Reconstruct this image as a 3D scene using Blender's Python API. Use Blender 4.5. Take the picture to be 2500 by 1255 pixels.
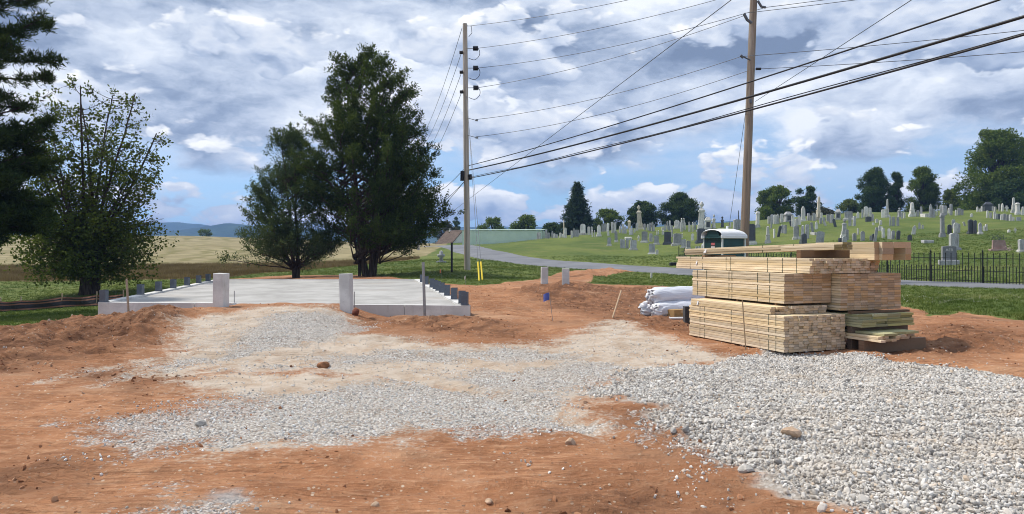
import bpy, bmesh, math, random
import numpy as np
from mathutils import Vector, Matrix

for o in list(bpy.data.objects):
    bpy.data.objects.remove(o)
scene = bpy.context.scene
R = math.radians
rng = np.random.default_rng(7)
random.seed(7)

# ------------------------------------------------------------------ camera
EYE = 1.55
FPX = 2500 * 26.0 / 36.0          # focal length in photo pixels
CX, HORIZON = 1250.0, 610.0
cam_d = bpy.data.cameras.new("camera")
cam_d.lens = 26.0; cam_d.sensor_width = 36.0
cam_d.shift_y = -(627.5 - HORIZON) / 2500.0
cam_d.clip_start = 0.1; cam_d.clip_end = 20000
cam = bpy.data.objects.new("camera", cam_d)
cam.location = (0, 0, EYE); cam.rotation_euler = (R(90), 0, 0)
scene.collection.objects.link(cam); scene.camera = cam

# ------------------------------------------------------------------ light
SUN_EL, SUN_AZ = R(57), R(-66)     # high sun from the left, a little beyond the scene (azimuth from +Y)
sd = bpy.data.lights.new("sun", "SUN")
sd.energy = 3.0; sd.angle = R(3.0); sd.color = (1.0, 0.93, 0.83)
sun = bpy.data.objects.new("sun", sd)
to_sun = Vector((math.sin(SUN_AZ) * math.cos(SUN_EL), math.cos(SUN_AZ) * math.cos(SUN_EL), math.sin(SUN_EL)))
sun.rotation_euler = (-to_sun).to_track_quat('-Z', 'Y').to_euler()
sun.location = (0, 0, 60)
scene.collection.objects.link(sun)

scene.view_settings.view_transform = 'Standard'
scene.view_settings.look = 'None'
scene.view_settings.exposure = 0.55
scene.view_settings.gamma = 1.0
scene.view_settings.use_curve_mapping = False
scene.cycles.use_denoising = True
scene.cycles.filter_width = 1.0
scene.cycles.max_bounces = 6
scene.cycles.diffuse_bounces = 3
scene.cycles.transparent_max_bounces = 8
scene.cycles.volume_bounces = 0

# ------------------------------------------------------------------ node helpers
class NT:
    def __init__(s, nt): s.nt = nt
    def n(s, typ, **kw):
        nd = s.nt.nodes.new(typ)
        for k, v in kw.items():
            if k == 'ins':
                for i, val in v.items():
                    sock = nd.inputs[i]
                    if isinstance(val, bpy.types.NodeSocket): s.nt.links.new(val, sock)
                    else: sock.default_value = val
            else: setattr(nd, k, v)
        return nd
    def math(s, op, a, b=None, c=None, clamp=False):
        nd = s.n('ShaderNodeMath', operation=op, use_clamp=clamp)
        for i, v in enumerate((a, b, c)):
            if v is None: continue
            if isinstance(v, bpy.types.NodeSocket): s.nt.links.new(v, nd.inputs[i])
            else: nd.inputs[i].default_value = v
        return nd.outputs[0]
    def vmath(s, op, a, b=None, scale=None):
        nd = s.n('ShaderNodeVectorMath', operation=op)
        for i, v in enumerate((a, b)):
            if v is None: continue
            if isinstance(v, bpy.types.NodeSocket): s.nt.links.new(v, nd.inputs[i])
            else: nd.inputs[i].default_value = v
        if scale is not None:
            if isinstance(scale, bpy.types.NodeSocket): s.nt.links.new(scale, nd.inputs['Scale'])
            else: nd.inputs['Scale'].default_value = scale
        return nd.outputs[0]
    def mix(s, f, a, b, mode='MIX'):
        nd = s.n('ShaderNodeMix', data_type='RGBA', blend_type=mode, clamp_factor=True)
        for i, v in ((0, f), (6, a), (7, b)):
            if isinstance(v, bpy.types.NodeSocket): s.nt.links.new(v, nd.inputs[i])
            elif i == 0: nd.inputs[0].default_value = v
            else: nd.inputs[i].default_value = tuple(v) + ((1,) if len(v) == 3 else ())
        return nd.outputs[2]
    def noise(s, vec, scale, detail=4, rough=.55, dist=0, dim='3D'):
        nd = s.n('ShaderNodeTexNoise', noise_dimensions=dim)
        if vec is not None: s.nt.links.new(vec, nd.inputs['Vector'])
        nd.inputs['Scale'].default_value = scale; nd.inputs['Detail'].default_value = detail
        nd.inputs['Roughness'].default_value = rough; nd.inputs['Distortion'].default_value = dist
        return nd.outputs[0]
    def ramp(s, f, lo, hi, a=0., b=1., smooth=True):
        nd = s.n('ShaderNodeMapRange', interpolation_type='SMOOTHSTEP' if smooth else 'LINEAR')
        nd.clamp = True
        for i, v in enumerate((f, lo, hi, a, b)):
            if isinstance(v, bpy.types.NodeSocket): s.nt.links.new(v, nd.inputs[i])
            else: nd.inputs[i].default_value = v
        return nd.outputs[0]
    def cramp(s, f, stops):
        nd = s.n('ShaderNodeValToRGB')
        s.nt.links.new(f, nd.inputs[0])
        els = nd.color_ramp.elements
        while len(els) < len(stops): els.new(.5)
        for e, (p, c) in zip(els, stops):
            e.position = p; e.color = tuple(c) + (1,)
        return nd.outputs[0]
    def attr(s, name, typ='GEOMETRY'):
        nd = s.n('ShaderNodeAttribute', attribute_name=name, attribute_type=typ)
        return nd.outputs['Fac']
    def bump(s, h, strength=.5, dist=.02, normal=None):
        nd = s.n('ShaderNodeBump')
        nd.inputs['Strength'].default_value = strength; nd.inputs['Distance'].default_value = dist
        s.nt.links.new(h, nd.inputs['Height'])
        if normal is not None: s.nt.links.new(normal, nd.inputs['Normal'])
        return nd.outputs[0]

def new_mat(name):
    m = bpy.data.materials.new(name); m.use_nodes = True
    nt = m.node_tree
    for n in list(nt.nodes): nt.nodes.remove(n)
    t = NT(nt)
    return m, t
def finish(t, col, rough=.8, normal=None, spec=.3, metal=0.):
    b = t.n('ShaderNodeBsdfPrincipled')
    if isinstance(col, bpy.types.NodeSocket): t.nt.links.new(col, b.inputs['Base Color'])
    else: b.inputs['Base Color'].default_value = tuple(col) + (1,)
    if isinstance(rough, bpy.types.NodeSocket): t.nt.links.new(rough, b.inputs['Roughness'])
    else: b.inputs['Roughness'].default_value = rough
    b.inputs['Specular IOR Level'].default_value = spec
    b.inputs['Metallic'].default_value = metal
    if normal is not None: t.nt.links.new(normal, b.inputs['Normal'])
    o = t.n('ShaderNodeOutputMaterial')
    t.nt.links.new(b.outputs[0], o.inputs[0])
    return b

# ------------------------------------------------------------------ sky
world = bpy.data.worlds.new("World"); scene.world = world; world.use_nodes = True
wt = NT(world.node_tree)
for n in list(wt.nt.nodes): wt.nt.nodes.remove(n)
sky = wt.n('ShaderNodeTexSky', sky_type='NISHITA')
sky.sun_disc = False; sky.sun_elevation = SUN_EL; sky.sun_rotation = SUN_AZ
sky.air_density = 1.0; sky.dust_density = 0.2; sky.ozone_density = 1.4; sky.altitude = 200
tc = wt.n('ShaderNodeTexCoord')
dirv = wt.vmath('NORMALIZE', tc.outputs['Generated'])
sep = wt.n('ShaderNodeSeparateXYZ', ins={0: dirv})
el = sep.outputs[2]
svec = wt.n('ShaderNodeCombineXYZ', ins={0: sep.outputs[0], 1: sep.outputs[1], 2: wt.math('ADD', wt.math('MAXIMUM', el, 0.0), .085)})
wt.nt.links.new(svec.outputs[0], sky.inputs['Vector'])
warp = wt.n('ShaderNodeTexNoise'); wt.nt.links.new(wt.vmath('MULTIPLY', dirv, (1, 1, 2.0)), warp.inputs['Vector']); warp.inputs['Scale'].default_value = 11; warp.inputs['Detail'].default_value = 4; warp.inputs['Roughness'].default_value = .6
wv = wt.vmath('SCALE', wt.vmath('SUBTRACT', warp.outputs['Color'], (.5, .5, .5)), None, .07)
def cloudvec(dz, s, off, w=True):
    v = wt.vmath('MULTIPLY', wt.vmath('ADD', dirv, (0, 0, dz)), s)
    if w: v = wt.vmath('ADD', v, wv)
    return wt.vmath('ADD', v, off)
def puffs(dz, sc, off, s):
    nd = wt.n('ShaderNodeTexVoronoi', feature='F1'); wt.nt.links.new(cloudvec(dz, s, off), nd.inputs['Vector'])
    nd.inputs['Scale'].default_value = sc; nd.inputs['Detail'].default_value = 2.0; nd.inputs['Roughness'].default_value = .6; nd.normalize = True
    return wt.math('SUBTRACT', 1.0, nd.outputs['Distance'])
# high broken deck: broad grey-blue masses with paler rifts
dk = wt.noise(cloudvec(0, (1, 1, 2.3), (5.3, 2.2, 1.4)), 3.8, 8, .55)
dk2 = wt.noise(cloudvec(.02, (1, 1, 2.3), (5.3, 2.2, 1.4)), 3.8, 8, .55)
deck_cov = wt.math('MULTIPLY', wt.ramp(wt.math('ADD', el, wt.math('MULTIPLY', wt.math('SUBTRACT', dk, .5), .30)), .105, .155), wt.ramp(dk, .30, .42, .75, 1.0))
dbr = wt.math('ADD', wt.math('MULTIPLY', wt.math('SUBTRACT', .56, dk), 3.4), wt.math('MULTIPLY', wt.math('SUBTRACT', dk, dk2), 5.0))
dbr = wt.math('ADD', dbr, wt.ramp(el, .18, .33, .40, .27))
deckc = wt.cramp(dbr, [(0.0, (.155, .205, .305)), (.28, (.250, .310, .425)), (.55, (.420, .480, .590)), (.80, (.58, .63, .71)), (1.0, (.72, .75, .80))])
# heaped cumulus in front of it
def heap(dz):
    a_ = wt.noise(cloudvec(dz, (1, 1, 2.5), (2.6, 7.4, 3.2)), 4.4, 5, .5)
    b_ = puffs(dz, 15.0, (2.0, .3, .7), (1, 1, 1.9))
    return wt.math('ADD', wt.math('MULTIPLY', a_, .70), wt.math('MULTIPLY', b_, .30))
h0 = heap(0.); h1_ = heap(.017)
thr = wt.math('ADD', wt.ramp(el, .050, .10, .530, .592), wt.ramp(el, .11, .16, 0., -.046))
hx = wt.math('SUBTRACT', h0, thr)
heap_cov = wt.ramp(hx, -.004, .026)
hbr = wt.math('ADD', wt.math('ADD', wt.ramp(el, .08, .20, .62, .50), wt.math('MULTIPLY', wt.math('SUBTRACT', h0, h1_), 5.2)), wt.math('MULTIPLY', wt.ramp(hx, .02, .14), -.24))
heapc = wt.cramp(hbr, [(0.0, (.205, .265, .385)), (.30, (.33, .395, .52)), (.55, (.49, .545, .645)), (.80, (.65, .68, .73)), (1.0, (.86, .86, .86))])
skyc = wt.mix(1.0, sky.outputs[0], (.098, .110, .112), 'MULTIPLY')
veiln = wt.noise(cloudvec(0, (1, 1, 5.0), (1.5, 6.1, 3.0)), 2.6, 6, .6)
veil = wt.math('MULTIPLY', wt.ramp(el, .02, .16, .15, .85), wt.ramp(veiln, .34, .60, .2, 1.0))
skyv = wt.mix(veil, skyc, (.52, .61, .75))
allc = wt.mix(heap_cov, wt.mix(deck_cov, skyv, deckc), heapc)
bg = wt.n('ShaderNodeBackground')
wt.nt.links.new(allc, bg.inputs[0]); bg.inputs[1].default_value = .98
wo = wt.n('ShaderNodeOutputWorld'); wt.nt.links.new(bg.outputs[0], wo.inputs[0])
world.cycles.sampling_method = 'MANUAL'; world.cycles.sample_map_resolution = 1024

# ------------------------------------------------------------------ scene helpers
C = scene.collection
def tag(o, label=None, cat=None, group=None, kind=None):
    if label: o['label'] = label
    if cat: o['category'] = cat
    if group: o['group'] = group
    if kind: o['kind'] = kind
    return o
def empty(name, loc=(0, 0, 0), rz=0., label=None, cat=None, group=None):
    o = bpy.data.objects.new(name, None); o.empty_display_size = .2
    o.location = loc; o.rotation_euler = (0, 0, rz); C.objects.link(o)
    return tag(o, label, cat, group)
def obj(name, me, mat=None, parent=None, loc=(0, 0, 0), rot=(0, 0, 0), scale=(1, 1, 1)):
    o = bpy.data.objects.new(name, me)
    if mat is not None and not me.materials: me.materials.append(mat)
    C.objects.link(o); o.parent = parent
    o.location = loc; o.rotation_euler = rot; o.scale = scale
    return o
def mesh_np(name, v, f, smooth=False):
    v = np.asarray(v, dtype=np.float32); f = np.asarray(f, dtype=np.int32)
    me = bpy.data.meshes.new(name)
    k = f.shape[1]
    me.vertices.add(len(v)); me.vertices.foreach_set('co', v.ravel())
    me.loops.add(f.size); me.loops.foreach_set('vertex_index', f.ravel())
    me.polygons.add(len(f)); me.polygons.foreach_set('loop_start', np.arange(0, f.size, k, dtype=np.int32))
    try: me.polygons.foreach_set('loop_total', np.full(len(f), k, dtype=np.int32))
    except Exception: pass
    me.polygons.foreach_set('use_smooth', np.full(len(f), smooth, dtype=bool))
    me.update(calc_edges=True)
    return me
class MB:
    """collects simple solids into one mesh"""
    def __init__(s): s.v = []; s.f = []; s.sm = []
    def add(s, vs, fs, smooth=False):
        b = len(s.v); s.v += [tuple(p) for p in vs]; s.f += [tuple(i + b for i in f) for f in fs]; s.sm += [smooth] * len(fs)
        return s
    def box(s, x0, x1, y0, y1, z0, z1, bev=0., taper=1., M=None):
        if bev <= 0:
            cx, cy = (x0 + x1) / 2, (y0 + y1) / 2
            vs = [(x0, y0, z0), (x1, y0, z0), (x1, y1, z0), (x0, y1, z0)]
            vs += [(cx + (x - cx) * taper, cy + (y - cy) * taper, z1) for x, y, _ in vs]
            fs = [(3, 2, 1, 0), (4, 5, 6, 7), (0, 1, 5, 4), (1, 2, 6, 5), (2, 3, 7, 6), (3, 0, 4, 7)]
        else:
            bm = bmesh.new(); bmesh.ops.create_cube(bm, size=1)
            for w in bm.verts:
                t = taper if w.co.z > 0 else 1
                w.co = Vector(((x0 + x1) / 2 + w.co.x * (x1 - x0) * t, (y0 + y1) / 2 + w.co.y * (y1 - y0) * t, (z0 + z1) / 2 + w.co.z * (z1 - z0)))
            bmesh.ops.bevel(bm, geom=list(bm.edges), offset=bev, segments=2, affect='EDGES', profile=.5)
            bm.verts.index_update()
            vs = [w.co.copy() for w in bm.verts]; fs = [tuple(w.index for w in f.verts) for f in bm.faces]; bm.free()
        if M is not None: vs = [M @ Vector(p) for p in vs]
        return s.add(vs, fs)
    def tube(s, pts, rad, n=8, caps=True, smooth=True):
        pts = [Vector(p) for p in pts]
        if not hasattr(rad, '__len__'): rad = [rad] * len(pts)
        vs = []; fs = []
        up = None
        for i, p in enumerate(pts):
            d = (pts[min(i + 1, len(pts) - 1)] - pts[max(i - 1, 0)]).normalized()
            a = d.orthogonal() if up is None else (up - d * up.dot(d))
            a.normalize(); up = a; b = d.cross(a)
            for k in range(n):
                t = 2 * math.pi * k / n
                vs.append(p + (a * math.cos(t) + b * math.sin(t)) * rad[i])
        for i in range(len(pts) - 1):
            for k in range(n):
                k2 = (k + 1) % n
                fs.append((i * n + k, i * n + k2, (i + 1) * n + k2, (i + 1) * n + k))
        s.add(vs, fs, smooth)
        if caps:
            m = len(pts) - 1
            s.add([vs[k] for k in range(n)], [tuple(range(n))[::-1]]); s.add([vs[m * n + k] for k in range(n)], [tuple(range(n))])
        return s
    def lathe(s, prof, n=16, M=None, square=False):
        vs = []; fs = []
        for r, z in prof:
            for k in range(n):
                t = 2 * math.pi * (k + .5) / n
                rr = r
                if square: rr = r / max(abs(math.cos(t)), abs(math.sin(t)))
                vs.append((rr * math.cos(t), rr * math.sin(t), z))
        m = len(prof)
        for i in range(m - 1):
            for k in range(n):
                k2 = (k + 1) % n
                fs.append((i * n + k, i * n + k2, (i + 1) * n + k2, (i + 1) * n + k))
        fs.append(tuple(range(n))[::-1]); fs.append(tuple((m - 1) * n + k for k in range(n)))
        if M is not None: vs = [M @ Vector(p) for p in vs]
        return s.add(vs, fs, not square)
    def prism(s, poly, y0, y1, M=None):
        """outline in x,z pushed along y"""
        n = len(poly)
        vs = [(x, y0, z) for x, z in poly] + [(x, y1, z) for x, z in poly]
        fs = [tuple(range(n)), tuple(range(n, 2 * n))[::-1]] + [((i + 1) % n, i, n + i, n + (i + 1) % n) for i in range(n)]
        if M is not None: vs = [M @ Vector(p) for p in vs]
        return s.add(vs, fs)
    def mesh(s, name):
        me = bpy.data.meshes.new(name); me.from_pydata([tuple(p) for p in s.v], [], s.f)
        me.polygons.foreach_set('use_smooth', s.sm); me.update()
        bm = bmesh.new(); bm.from_mesh(me); bmesh.ops.recalc_face_normals(bm, faces=list(bm.faces)); bm.to_mesh(me); bm.free()
        return me
    def build(s, name, mat, parent=None, **kw):
        return obj(name, s.mesh(name), mat, parent, **kw)

def P(px, py, d):
    """the point seen at photo pixel px, py when it stands d metres away"""
    return Vector(((px - CX) / FPX * d, d, EYE - (py - HORIZON) / FPX * d))

# ------------------------------------------------------------------ noise
def _hash(x, y, s):
    h = (x.astype(np.int64) * 374761393 + y.astype(np.int64) * 668265263 + s * 974711) & 0xffffffff
    h = ((h ^ (h >> 13)) * 1274126177) & 0xffffffff
    h = h ^ (h >> 16)
    return (h & 0xffffff) / float(0xffffff)
def vnoise(x, y, s=0):
    xi = np.floor(x); yi = np.floor(y); u = x - xi; v = y - yi
    u = u * u * (3 - 2 * u); v = v * v * (3 - 2 * v)
    a = _hash(xi, yi, s); b = _hash(xi + 1, yi, s); c = _hash(xi, yi + 1, s); d = _hash(xi + 1, yi + 1, s)
    return (a * (1 - u) + b * u) * (1 - v) + (c * (1 - u) + d * u) * v
def fbm(x, y, s=0, o=4, g=.5):
    t = 0; amp = 1; tot = 0
    for i in range(o):
        t = t + amp * vnoise(x * 2 ** i + 17.3 * i, y * 2 ** i - 9.1 * i, s + i); tot += amp; amp *= g
    return t / tot - .5
def sstep(a, b, x):
    t = np.clip((x - a) / (b - a), 0, 1); return t * t * (3 - 2 * t)

# ------------------------------------------------------------------ terrain
ctrl = []
def cp(px, *pairs):
    for py, d in pairs:
        p = P(px, py, d); ctrl.append((p.x, p.y, p.z))
# flat building site round the camera
for x in (-34, -22, -14, -8, -3, 2, 7, 12, 20, 32):
    for y in (-30, -12, 0, 5, 9):
        ctrl.append((x, y, 0.0))
for x in (-6, -2, 2, 5, 8, 11): ctrl.append((x, 12.5, 0.0))
for p in ((-9, 13, -.03), (-12, 13, -.08), (-18, 13, -.15), (-24, 16, -.3), (-9.9, 16.9, -.12), (-6.5, 16.2, .0), (-1, 16, .08), (-3, 16, .06),
          (1.5, 17, .05), (4, 17.5, .0), (8, 16.5, .02), (12, 16, .05), (18, 15, .1), (-5, 20, .05), (-4, 26, .12), (-8, 24, .05), (-11, 28, .05), (-7, 33.5, .3), (-4, 33, .3), (-11, 33.5, .22)):
    ctrl.append(p)
cp(0, (765, 24), (722, 32), (690, 38), (650, 68), (610, 120), (582, 180), (575, 215))
cp(-500, (690, 38), (650, 68), (610, 120), (582, 180), (575, 215))
cp(235, (745, 24), (715, 30), (692, 37), (650, 66), (610, 118), (582, 178), (576, 215))
cp(500, (650, 62), (610, 112), (582, 170), (577, 210))
cp(800, (680, 38), (652, 58), (615, 95), (598, 135), (588, 180))
cp(1000, (672, 38), (650, 50), (625, 72), (606, 95), (601, 115), (597, 150))
cp(1075, (668, 38), (655, 43), (640, 52), (620, 69), (600, 92), (596, 110))
cp(1150, (690, 30), (655, 40), (632, 56), (604, 82), (599, 95))
cp(1200, (694, 29), (660, 40), (636, 60), (611, 72), (604, 80), (598, 100))
cp(1250, (690, 29), (645, 55), (614, 67), (596, 79), (592, 88), (590, 105))
cp(1330, (706, 28), (675, 38), (650, 53), (633, 59), (600, 76), (583, 89), (582, 105))
cp(1450, (700, 28), (680, 37), (658, 49), (645, 53.5), (610, 70), (580, 86), (568, 96), (568, 110))
cp(1560, (700, 28), (678, 38), (665, 45.5), (651, 51), (620, 68), (590, 80), (560, 95), (556, 108))
cp(1650, (705, 26), (669, 44.5), (655, 48.5), (620, 64), (590, 78), (557, 96), (552, 108))
cp(1750, (672, 41.5), (659, 46), (620, 58), (590, 72), (562, 89), (550, 99), (547, 112))
cp(1900, (680, 37), (665, 41), (620, 54), (590, 66), (560, 80), (541, 94), (533, 108))
cp(2100, (692, 31), (678, 35.5), (640, 44), (600, 55), (575, 64), (550, 76), (528, 90), (520, 104))
cp(2200, (690, 29.5), (686, 30.5), (679, 32.5))
cp(2300, (694, 28.5), (690, 29.5), (681, 31.5), (645, 38), (610, 46), (580, 56), (550, 68), (527, 83), (516, 98))
cp(2500, (708, 25), (697, 27), (690, 28.5), (650, 34), (610, 42), (580, 52), (550, 64), (522, 80), (512, 95))
cp(2850, (715, 23), (650, 32), (600, 42), (550, 60), (515, 85))
for px in (1330, 1560, 1750, 1900, 2100, 2300, 2500, 2850):
    p = P(px, 560, 160); ctrl.append((p.x, p.y, 3.0 if px < 1700 else 4.0))
    p = P(px, 580, 260); ctrl.append((p.x, p.y, 0.0))
for px in (-500, 0, 500, 900, 1200): 
    p = P(px, 590, 300); ctrl.append((p.x, p.y, -3.0))
ctrl = np.array(ctrl)
RC = 3.5
def _phi(dx, dy): return np.sqrt(dx * dx + dy * dy + RC * RC)
_A = _phi(ctrl[:, None, 0] - ctrl[None, :, 0], ctrl[:, None, 1] - ctrl[None, :, 1])
_W = np.linalg.solve(_A - 0.012 * 40 * np.eye(len(ctrl)) * 1.0, ctrl[:, 2])
def Hbase(x, y):
    x = np.asarray(x, float); y = np.asarray(y, float)
    sh = np.broadcast(x, y).shape
    x = np.broadcast_to(x, sh).ravel(); y = np.broadcast_to(y, sh).ravel()
    out = np.empty(len(x))
    for i in range(0, len(x), 20000):
        xx = x[i:i + 20000, None]; yy = y[i:i + 20000, None]
        out[i:i + 20000] = _phi(xx - ctrl[None, :, 0], yy - ctrl[None, :, 1]) @ _W
    r = np.sqrt(x * x + (y - 60) ** 2)
    f = sstep(230, 360, r)
    out = out * (1 - f) + (-4.0) * f
    # stay flat behind and beside the site
    g = sstep(2, -14, y) 
    out = out * (1 - g)
    return out.reshape(sh)
def ramp_up(x, y):
    """gravel ramp climbing to the slab between the two piers"""
    ax = sstep(-7.4, -6.0, x + (17 - y) * .25) * sstep(-2.6, -4.0, x + (17 - y) * .1)
    return .31 * ax * sstep(12.2, 16.2, y) * (1 - sstep(16.9, 17.8, y))
def H(x, y):
    return Hbase(x, y) + ramp_up(np.asarray(x, float), np.asarray(y, float))
def h1(x, y): return float(H(np.array([x]), np.array([y]))[0])
_ds = np.concatenate([np.arange(3.2, 30, .06), np.arange(30, 140, .2)])
def G(px, py, dmin=3.2):
    """where the sight line through a photo pixel first meets the terrain"""
    ds = _ds[_ds >= dmin]
    x = (px - CX) / FPX * ds; z = EYE - (py - HORIZON) / FPX * ds
    gap = z - H(x, ds)
    k = np.nonzero(gap <= 0)[0]
    i = k[0] if len(k) else int(np.argmin(np.where(ds < 112, gap / ds, 9)))
    return Vector((x[i], ds[i], float(H(x[i:i+1], ds[i:i+1])[0])))

# ------------------------------------------------------------------ ground regions (outlines stand on the terrain)
def outline(pts):
    out = []
    for p in pts:
        if len(p) == 3: out.append((p[0], p[1]))          # already metres
        else:
            g = G(*p); out.append((g.x, g.y))
    return np.array(out)
def sdist(poly, x, y):
    """signed distance to an outline, inside positive"""
    n = len(poly); d2 = np.full(x.shape, 1e9); ins = np.zeros(x.shape, bool)
    for i in range(n):
        ax, ay = poly[i]; bx, by = poly[(i + 1) % n]
        ex, ey = bx - ax, by - ay; l2 = ex * ex + ey * ey + 1e-12
        t = np.clip(((x - ax) * ex + (y - ay) * ey) / l2, 0, 1)
        d2 = np.minimum(d2, (x - ax - t * ex) ** 2 + (y - ay - t * ey) ** 2)
        c = (ay > y) != (by > y)
        if abs(ey) > 1e-12: ins ^= c & (x < ex * (y - ay) / ey + ax)
    return np.where(ins, 1, -1) * np.sqrt(d2)
W_ = lambda x, y: (x, y, 0)
REG = {}
REG['dirt'] = [outline([W_(-60, -40), W_(-60, 8), W_(-26, 14.2), (-250, 818), (0, 801), (130, 787), (240, 775), (380, 720), (523, 684), (700, 672), (880, 672), (1000, 684), (1060, 693), (1170, 697), (1240, 692),
                        (1310, 681), (1400, 661), (1490, 658), (1545, 664), (1510, 672), (1440, 682), (1428, 694), (1560, 697), (1680, 701), (1900, 712), (2150, 738),
                        (2240, 757), (2262, 772), (2340, 762), (2430, 775), (2500, 783), W_(26, 15), W_(60, 10), W_(60, -40)])]
REG['dust'] = [outline([(600, 752), (845, 750), (885, 795), (862, 815), (1000, 822), (1150, 838), (1330, 838), (1400, 815), (1460, 790), (1560, 796), (1640, 828), (1700, 848), (1780, 866),
                        (1900, 874), (1700, 902), (1520, 938), (1480, 985), (1380, 1000), (1200, 985), (1000, 950), (850, 930), (700, 912), (480, 922), (330, 922), (300, 892), (400, 850), (500, 780)]),
               outline([(420, 940), (560, 905), (1000, 930), (1480, 940), (1440, 1040), (1200, 1050), (800, 1080), (520, 1105), (470, 1060), (600, 1000)]), outline([(130, 925), (200, 900), (330, 880), (420, 872), (400, 884), (250, 905)])]
REG['grav'] = [outline([(220, 1025), (330, 1015), (500, 985), (650, 952), (800, 943), (900, 938), (1050, 943), (1200, 950), (1330, 960), (1400, 990), (1370, 1020), (1470, 1045), (1380, 1056),
                        (1250, 1050), (1050, 1062), (900, 1078), (760, 1097), (600, 1112), (490, 1126), (440, 1092), (260, 1070), (232, 1045)]),
               outline([(650, 770), (850, 765), (882, 798), (840, 822), (760, 850), (640, 856), (560, 872), (430, 900), (350, 912), (420, 880), (560, 840), (620, 800)]),
               outline([(1000, 850), (1250, 848), (1430, 862), (1400, 884), (1150, 872), (960, 880), (700, 900), (640, 890), (800, 868)]),
               outline([(1100, 905), (1250, 890), (1500, 888), (1570, 925), (1470, 972), (1330, 965), (1150, 935)]), outline([(1620, 1030), (1720, 1060), (1760, 1140), (1700, 1150), (1600, 1090)]),
               outline([(320, 1252), (450, 1224), (580, 1213), (605, 1235), (560, 1310), (300, 1310)])]
REG['stone'] = [outline([(1420, 968), (1520, 926), (1640, 896), (1760, 876), (1900, 866), (2050, 868), (2130, 882), (2300, 896), (2500, 926), (2900, 968), W_(9.5, 4.6), W_(6, 2.2), W_(2.2, 2.4),
                         (1985, 1262), (1920, 1236), (1830, 1180), (1755, 1130), (1695, 1080), (1675, 1040), (1640, 1012), (1560, 988), (1480, 978)])]
REG['dark'] = [outline([(1262, 712), (1330, 697), (1420, 692), (1520, 702), (1690, 706), (1700, 815), (1560, 795), (1480, 772), (1350, 752), (1290, 732)]),
               outline([(868, 768), (1150, 774), (1290, 790), (1280, 822), (1120, 818), (1000, 800), (885, 795)]),
               outline([(0, 810), (240, 784), (480, 766), (480, 790), (430, 835), (250, 870), (0, 910), (-200, 910)]),
               outline([(2070, 850), (2300, 795), (2500, 812), (2520, 840), (2320, 872), (2150, 868)]),
               outline([(-100, 1110), (120, 1100), (300, 1120), (260, 1170), (0, 1230), (-200, 1230)]),
               outline([(1560, 1000), (1640, 1015), (1690, 1090), (1740, 1150), (1600, 1150), (1480, 1080), (1450, 1010)]),
               outline([(1420, 1180), (1700, 1160), (1880, 1240), (1700, 1300), (1300, 1300)]),
               outline([(100, 900), (330, 880), (480, 930), (380, 960), (200, 940)])]
REG['mound'] = [outline([(1290, 712), (1340, 700), (1420, 700), (1440, 716), (1380, 728), (1310, 726)]), outline([(1400, 668), (1490, 660), (1530, 665), (1440, 684)])]
REG['tracks'] = [outline([(1060, 712), (1180, 700), (1290, 712), (1330, 750), (1260, 770), (1160, 760)])]
REG['puddle'] = [outline([(500, 1218), (575, 1212), (600, 1230), (520, 1240)])]
REG['crop'] = [outline([W_(-260, 39), W_(-60, 39), (0, 688), (235, 686), (330, 684), (500, 682), (620, 670), (800, 655), (900, 645), (1010, 634), (1060, 615), (1068, 603), W_(-10, 120), W_(-12, 260), W_(-260, 260)])]
SLAB = [(-9.72, 17.35), (-.92, 16.45), (-3.92, 31.2), (-12.5, 31.4)]
REG['slab'] = [np.array(SLAB)]
def track_mask(x, y, lines, w):
    m = np.zeros(x.shape)
    for ln in lines:
        cv_ = catmull(outline(ln), 12)
        lo = cv_.min(0) - 1; hi = cv_.max(0) + 1; k = np.nonzero((x > lo[0]) & (x < hi[0]) & (y > lo[1]) & (y < hi[1]))[0]
        d_ = np.full(len(k), 9.)
        for q in cv_: d_ = np.minimum(d_, np.hypot(x[k] - q[0], y[k] - q[1]))
        m[k] = np.maximum(m[k], np.exp(-(d_ / w) ** 2))
    return m
TRACKS = [[(640, 772), (560, 815), (470, 855), (330, 880), (200, 903), (90, 930)], [(610, 768), (510, 812), (420, 862), (330, 905), (240, 945)], [(1720, 868), (1400, 866), (1150, 858), (950, 885), (800, 925), (640, 985)], [(1720, 888), (1400, 892), (1200, 888), (1020, 915), (900, 965)],
          [(880, 1140), (1150, 1150), (1500, 1190), (1700, 1290)], [(300, 1180), (700, 1160), (1100, 1205), (1300, 1300)]]
def catmull(pts, k=10):
    pts = [np.array(p, float) for p in pts]; out = []
    for i in range(len(pts) - 1):
        p0 = pts[max(i - 1, 0)]; p1 = pts[i]; p2 = pts[i + 1]; p3 = pts[min(i + 2, len(pts) - 1)]
        for t in np.linspace(0, 1, k, endpoint=False):
            out.append(.5 * ((2 * p1) + (p2 - p0) * t + (2 * p0 - 5 * p1 + 4 * p2 - p3) * t * t + (3 * p1 - p0 - 3 * p2 + p3) * t ** 3))
    out.append(pts[-1]); return np.array(out)
def region(name, x, y, warp=.25, edge=.25, sc=1.0, seed=0):
    wx = fbm(x * sc, y * sc, 50 + seed, 4) * 2 * warp; wy = fbm(x * sc, y * sc, 80 + seed, 4) * 2 * warp
    m = np.zeros(x.shape)
    for poly in REG[name]:
        lo = poly.min(0) - 2; hi = poly.max(0) + 2
        k = (x > lo[0]) & (x < hi[0]) & (y > lo[1]) & (y < hi[1])
        if not k.any(): continue
        s = sdist(poly, (x + wx)[k], (y + wy)[k])
        m[k] = np.maximum(m[k], sstep(-edge, edge, s))
    return m

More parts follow.
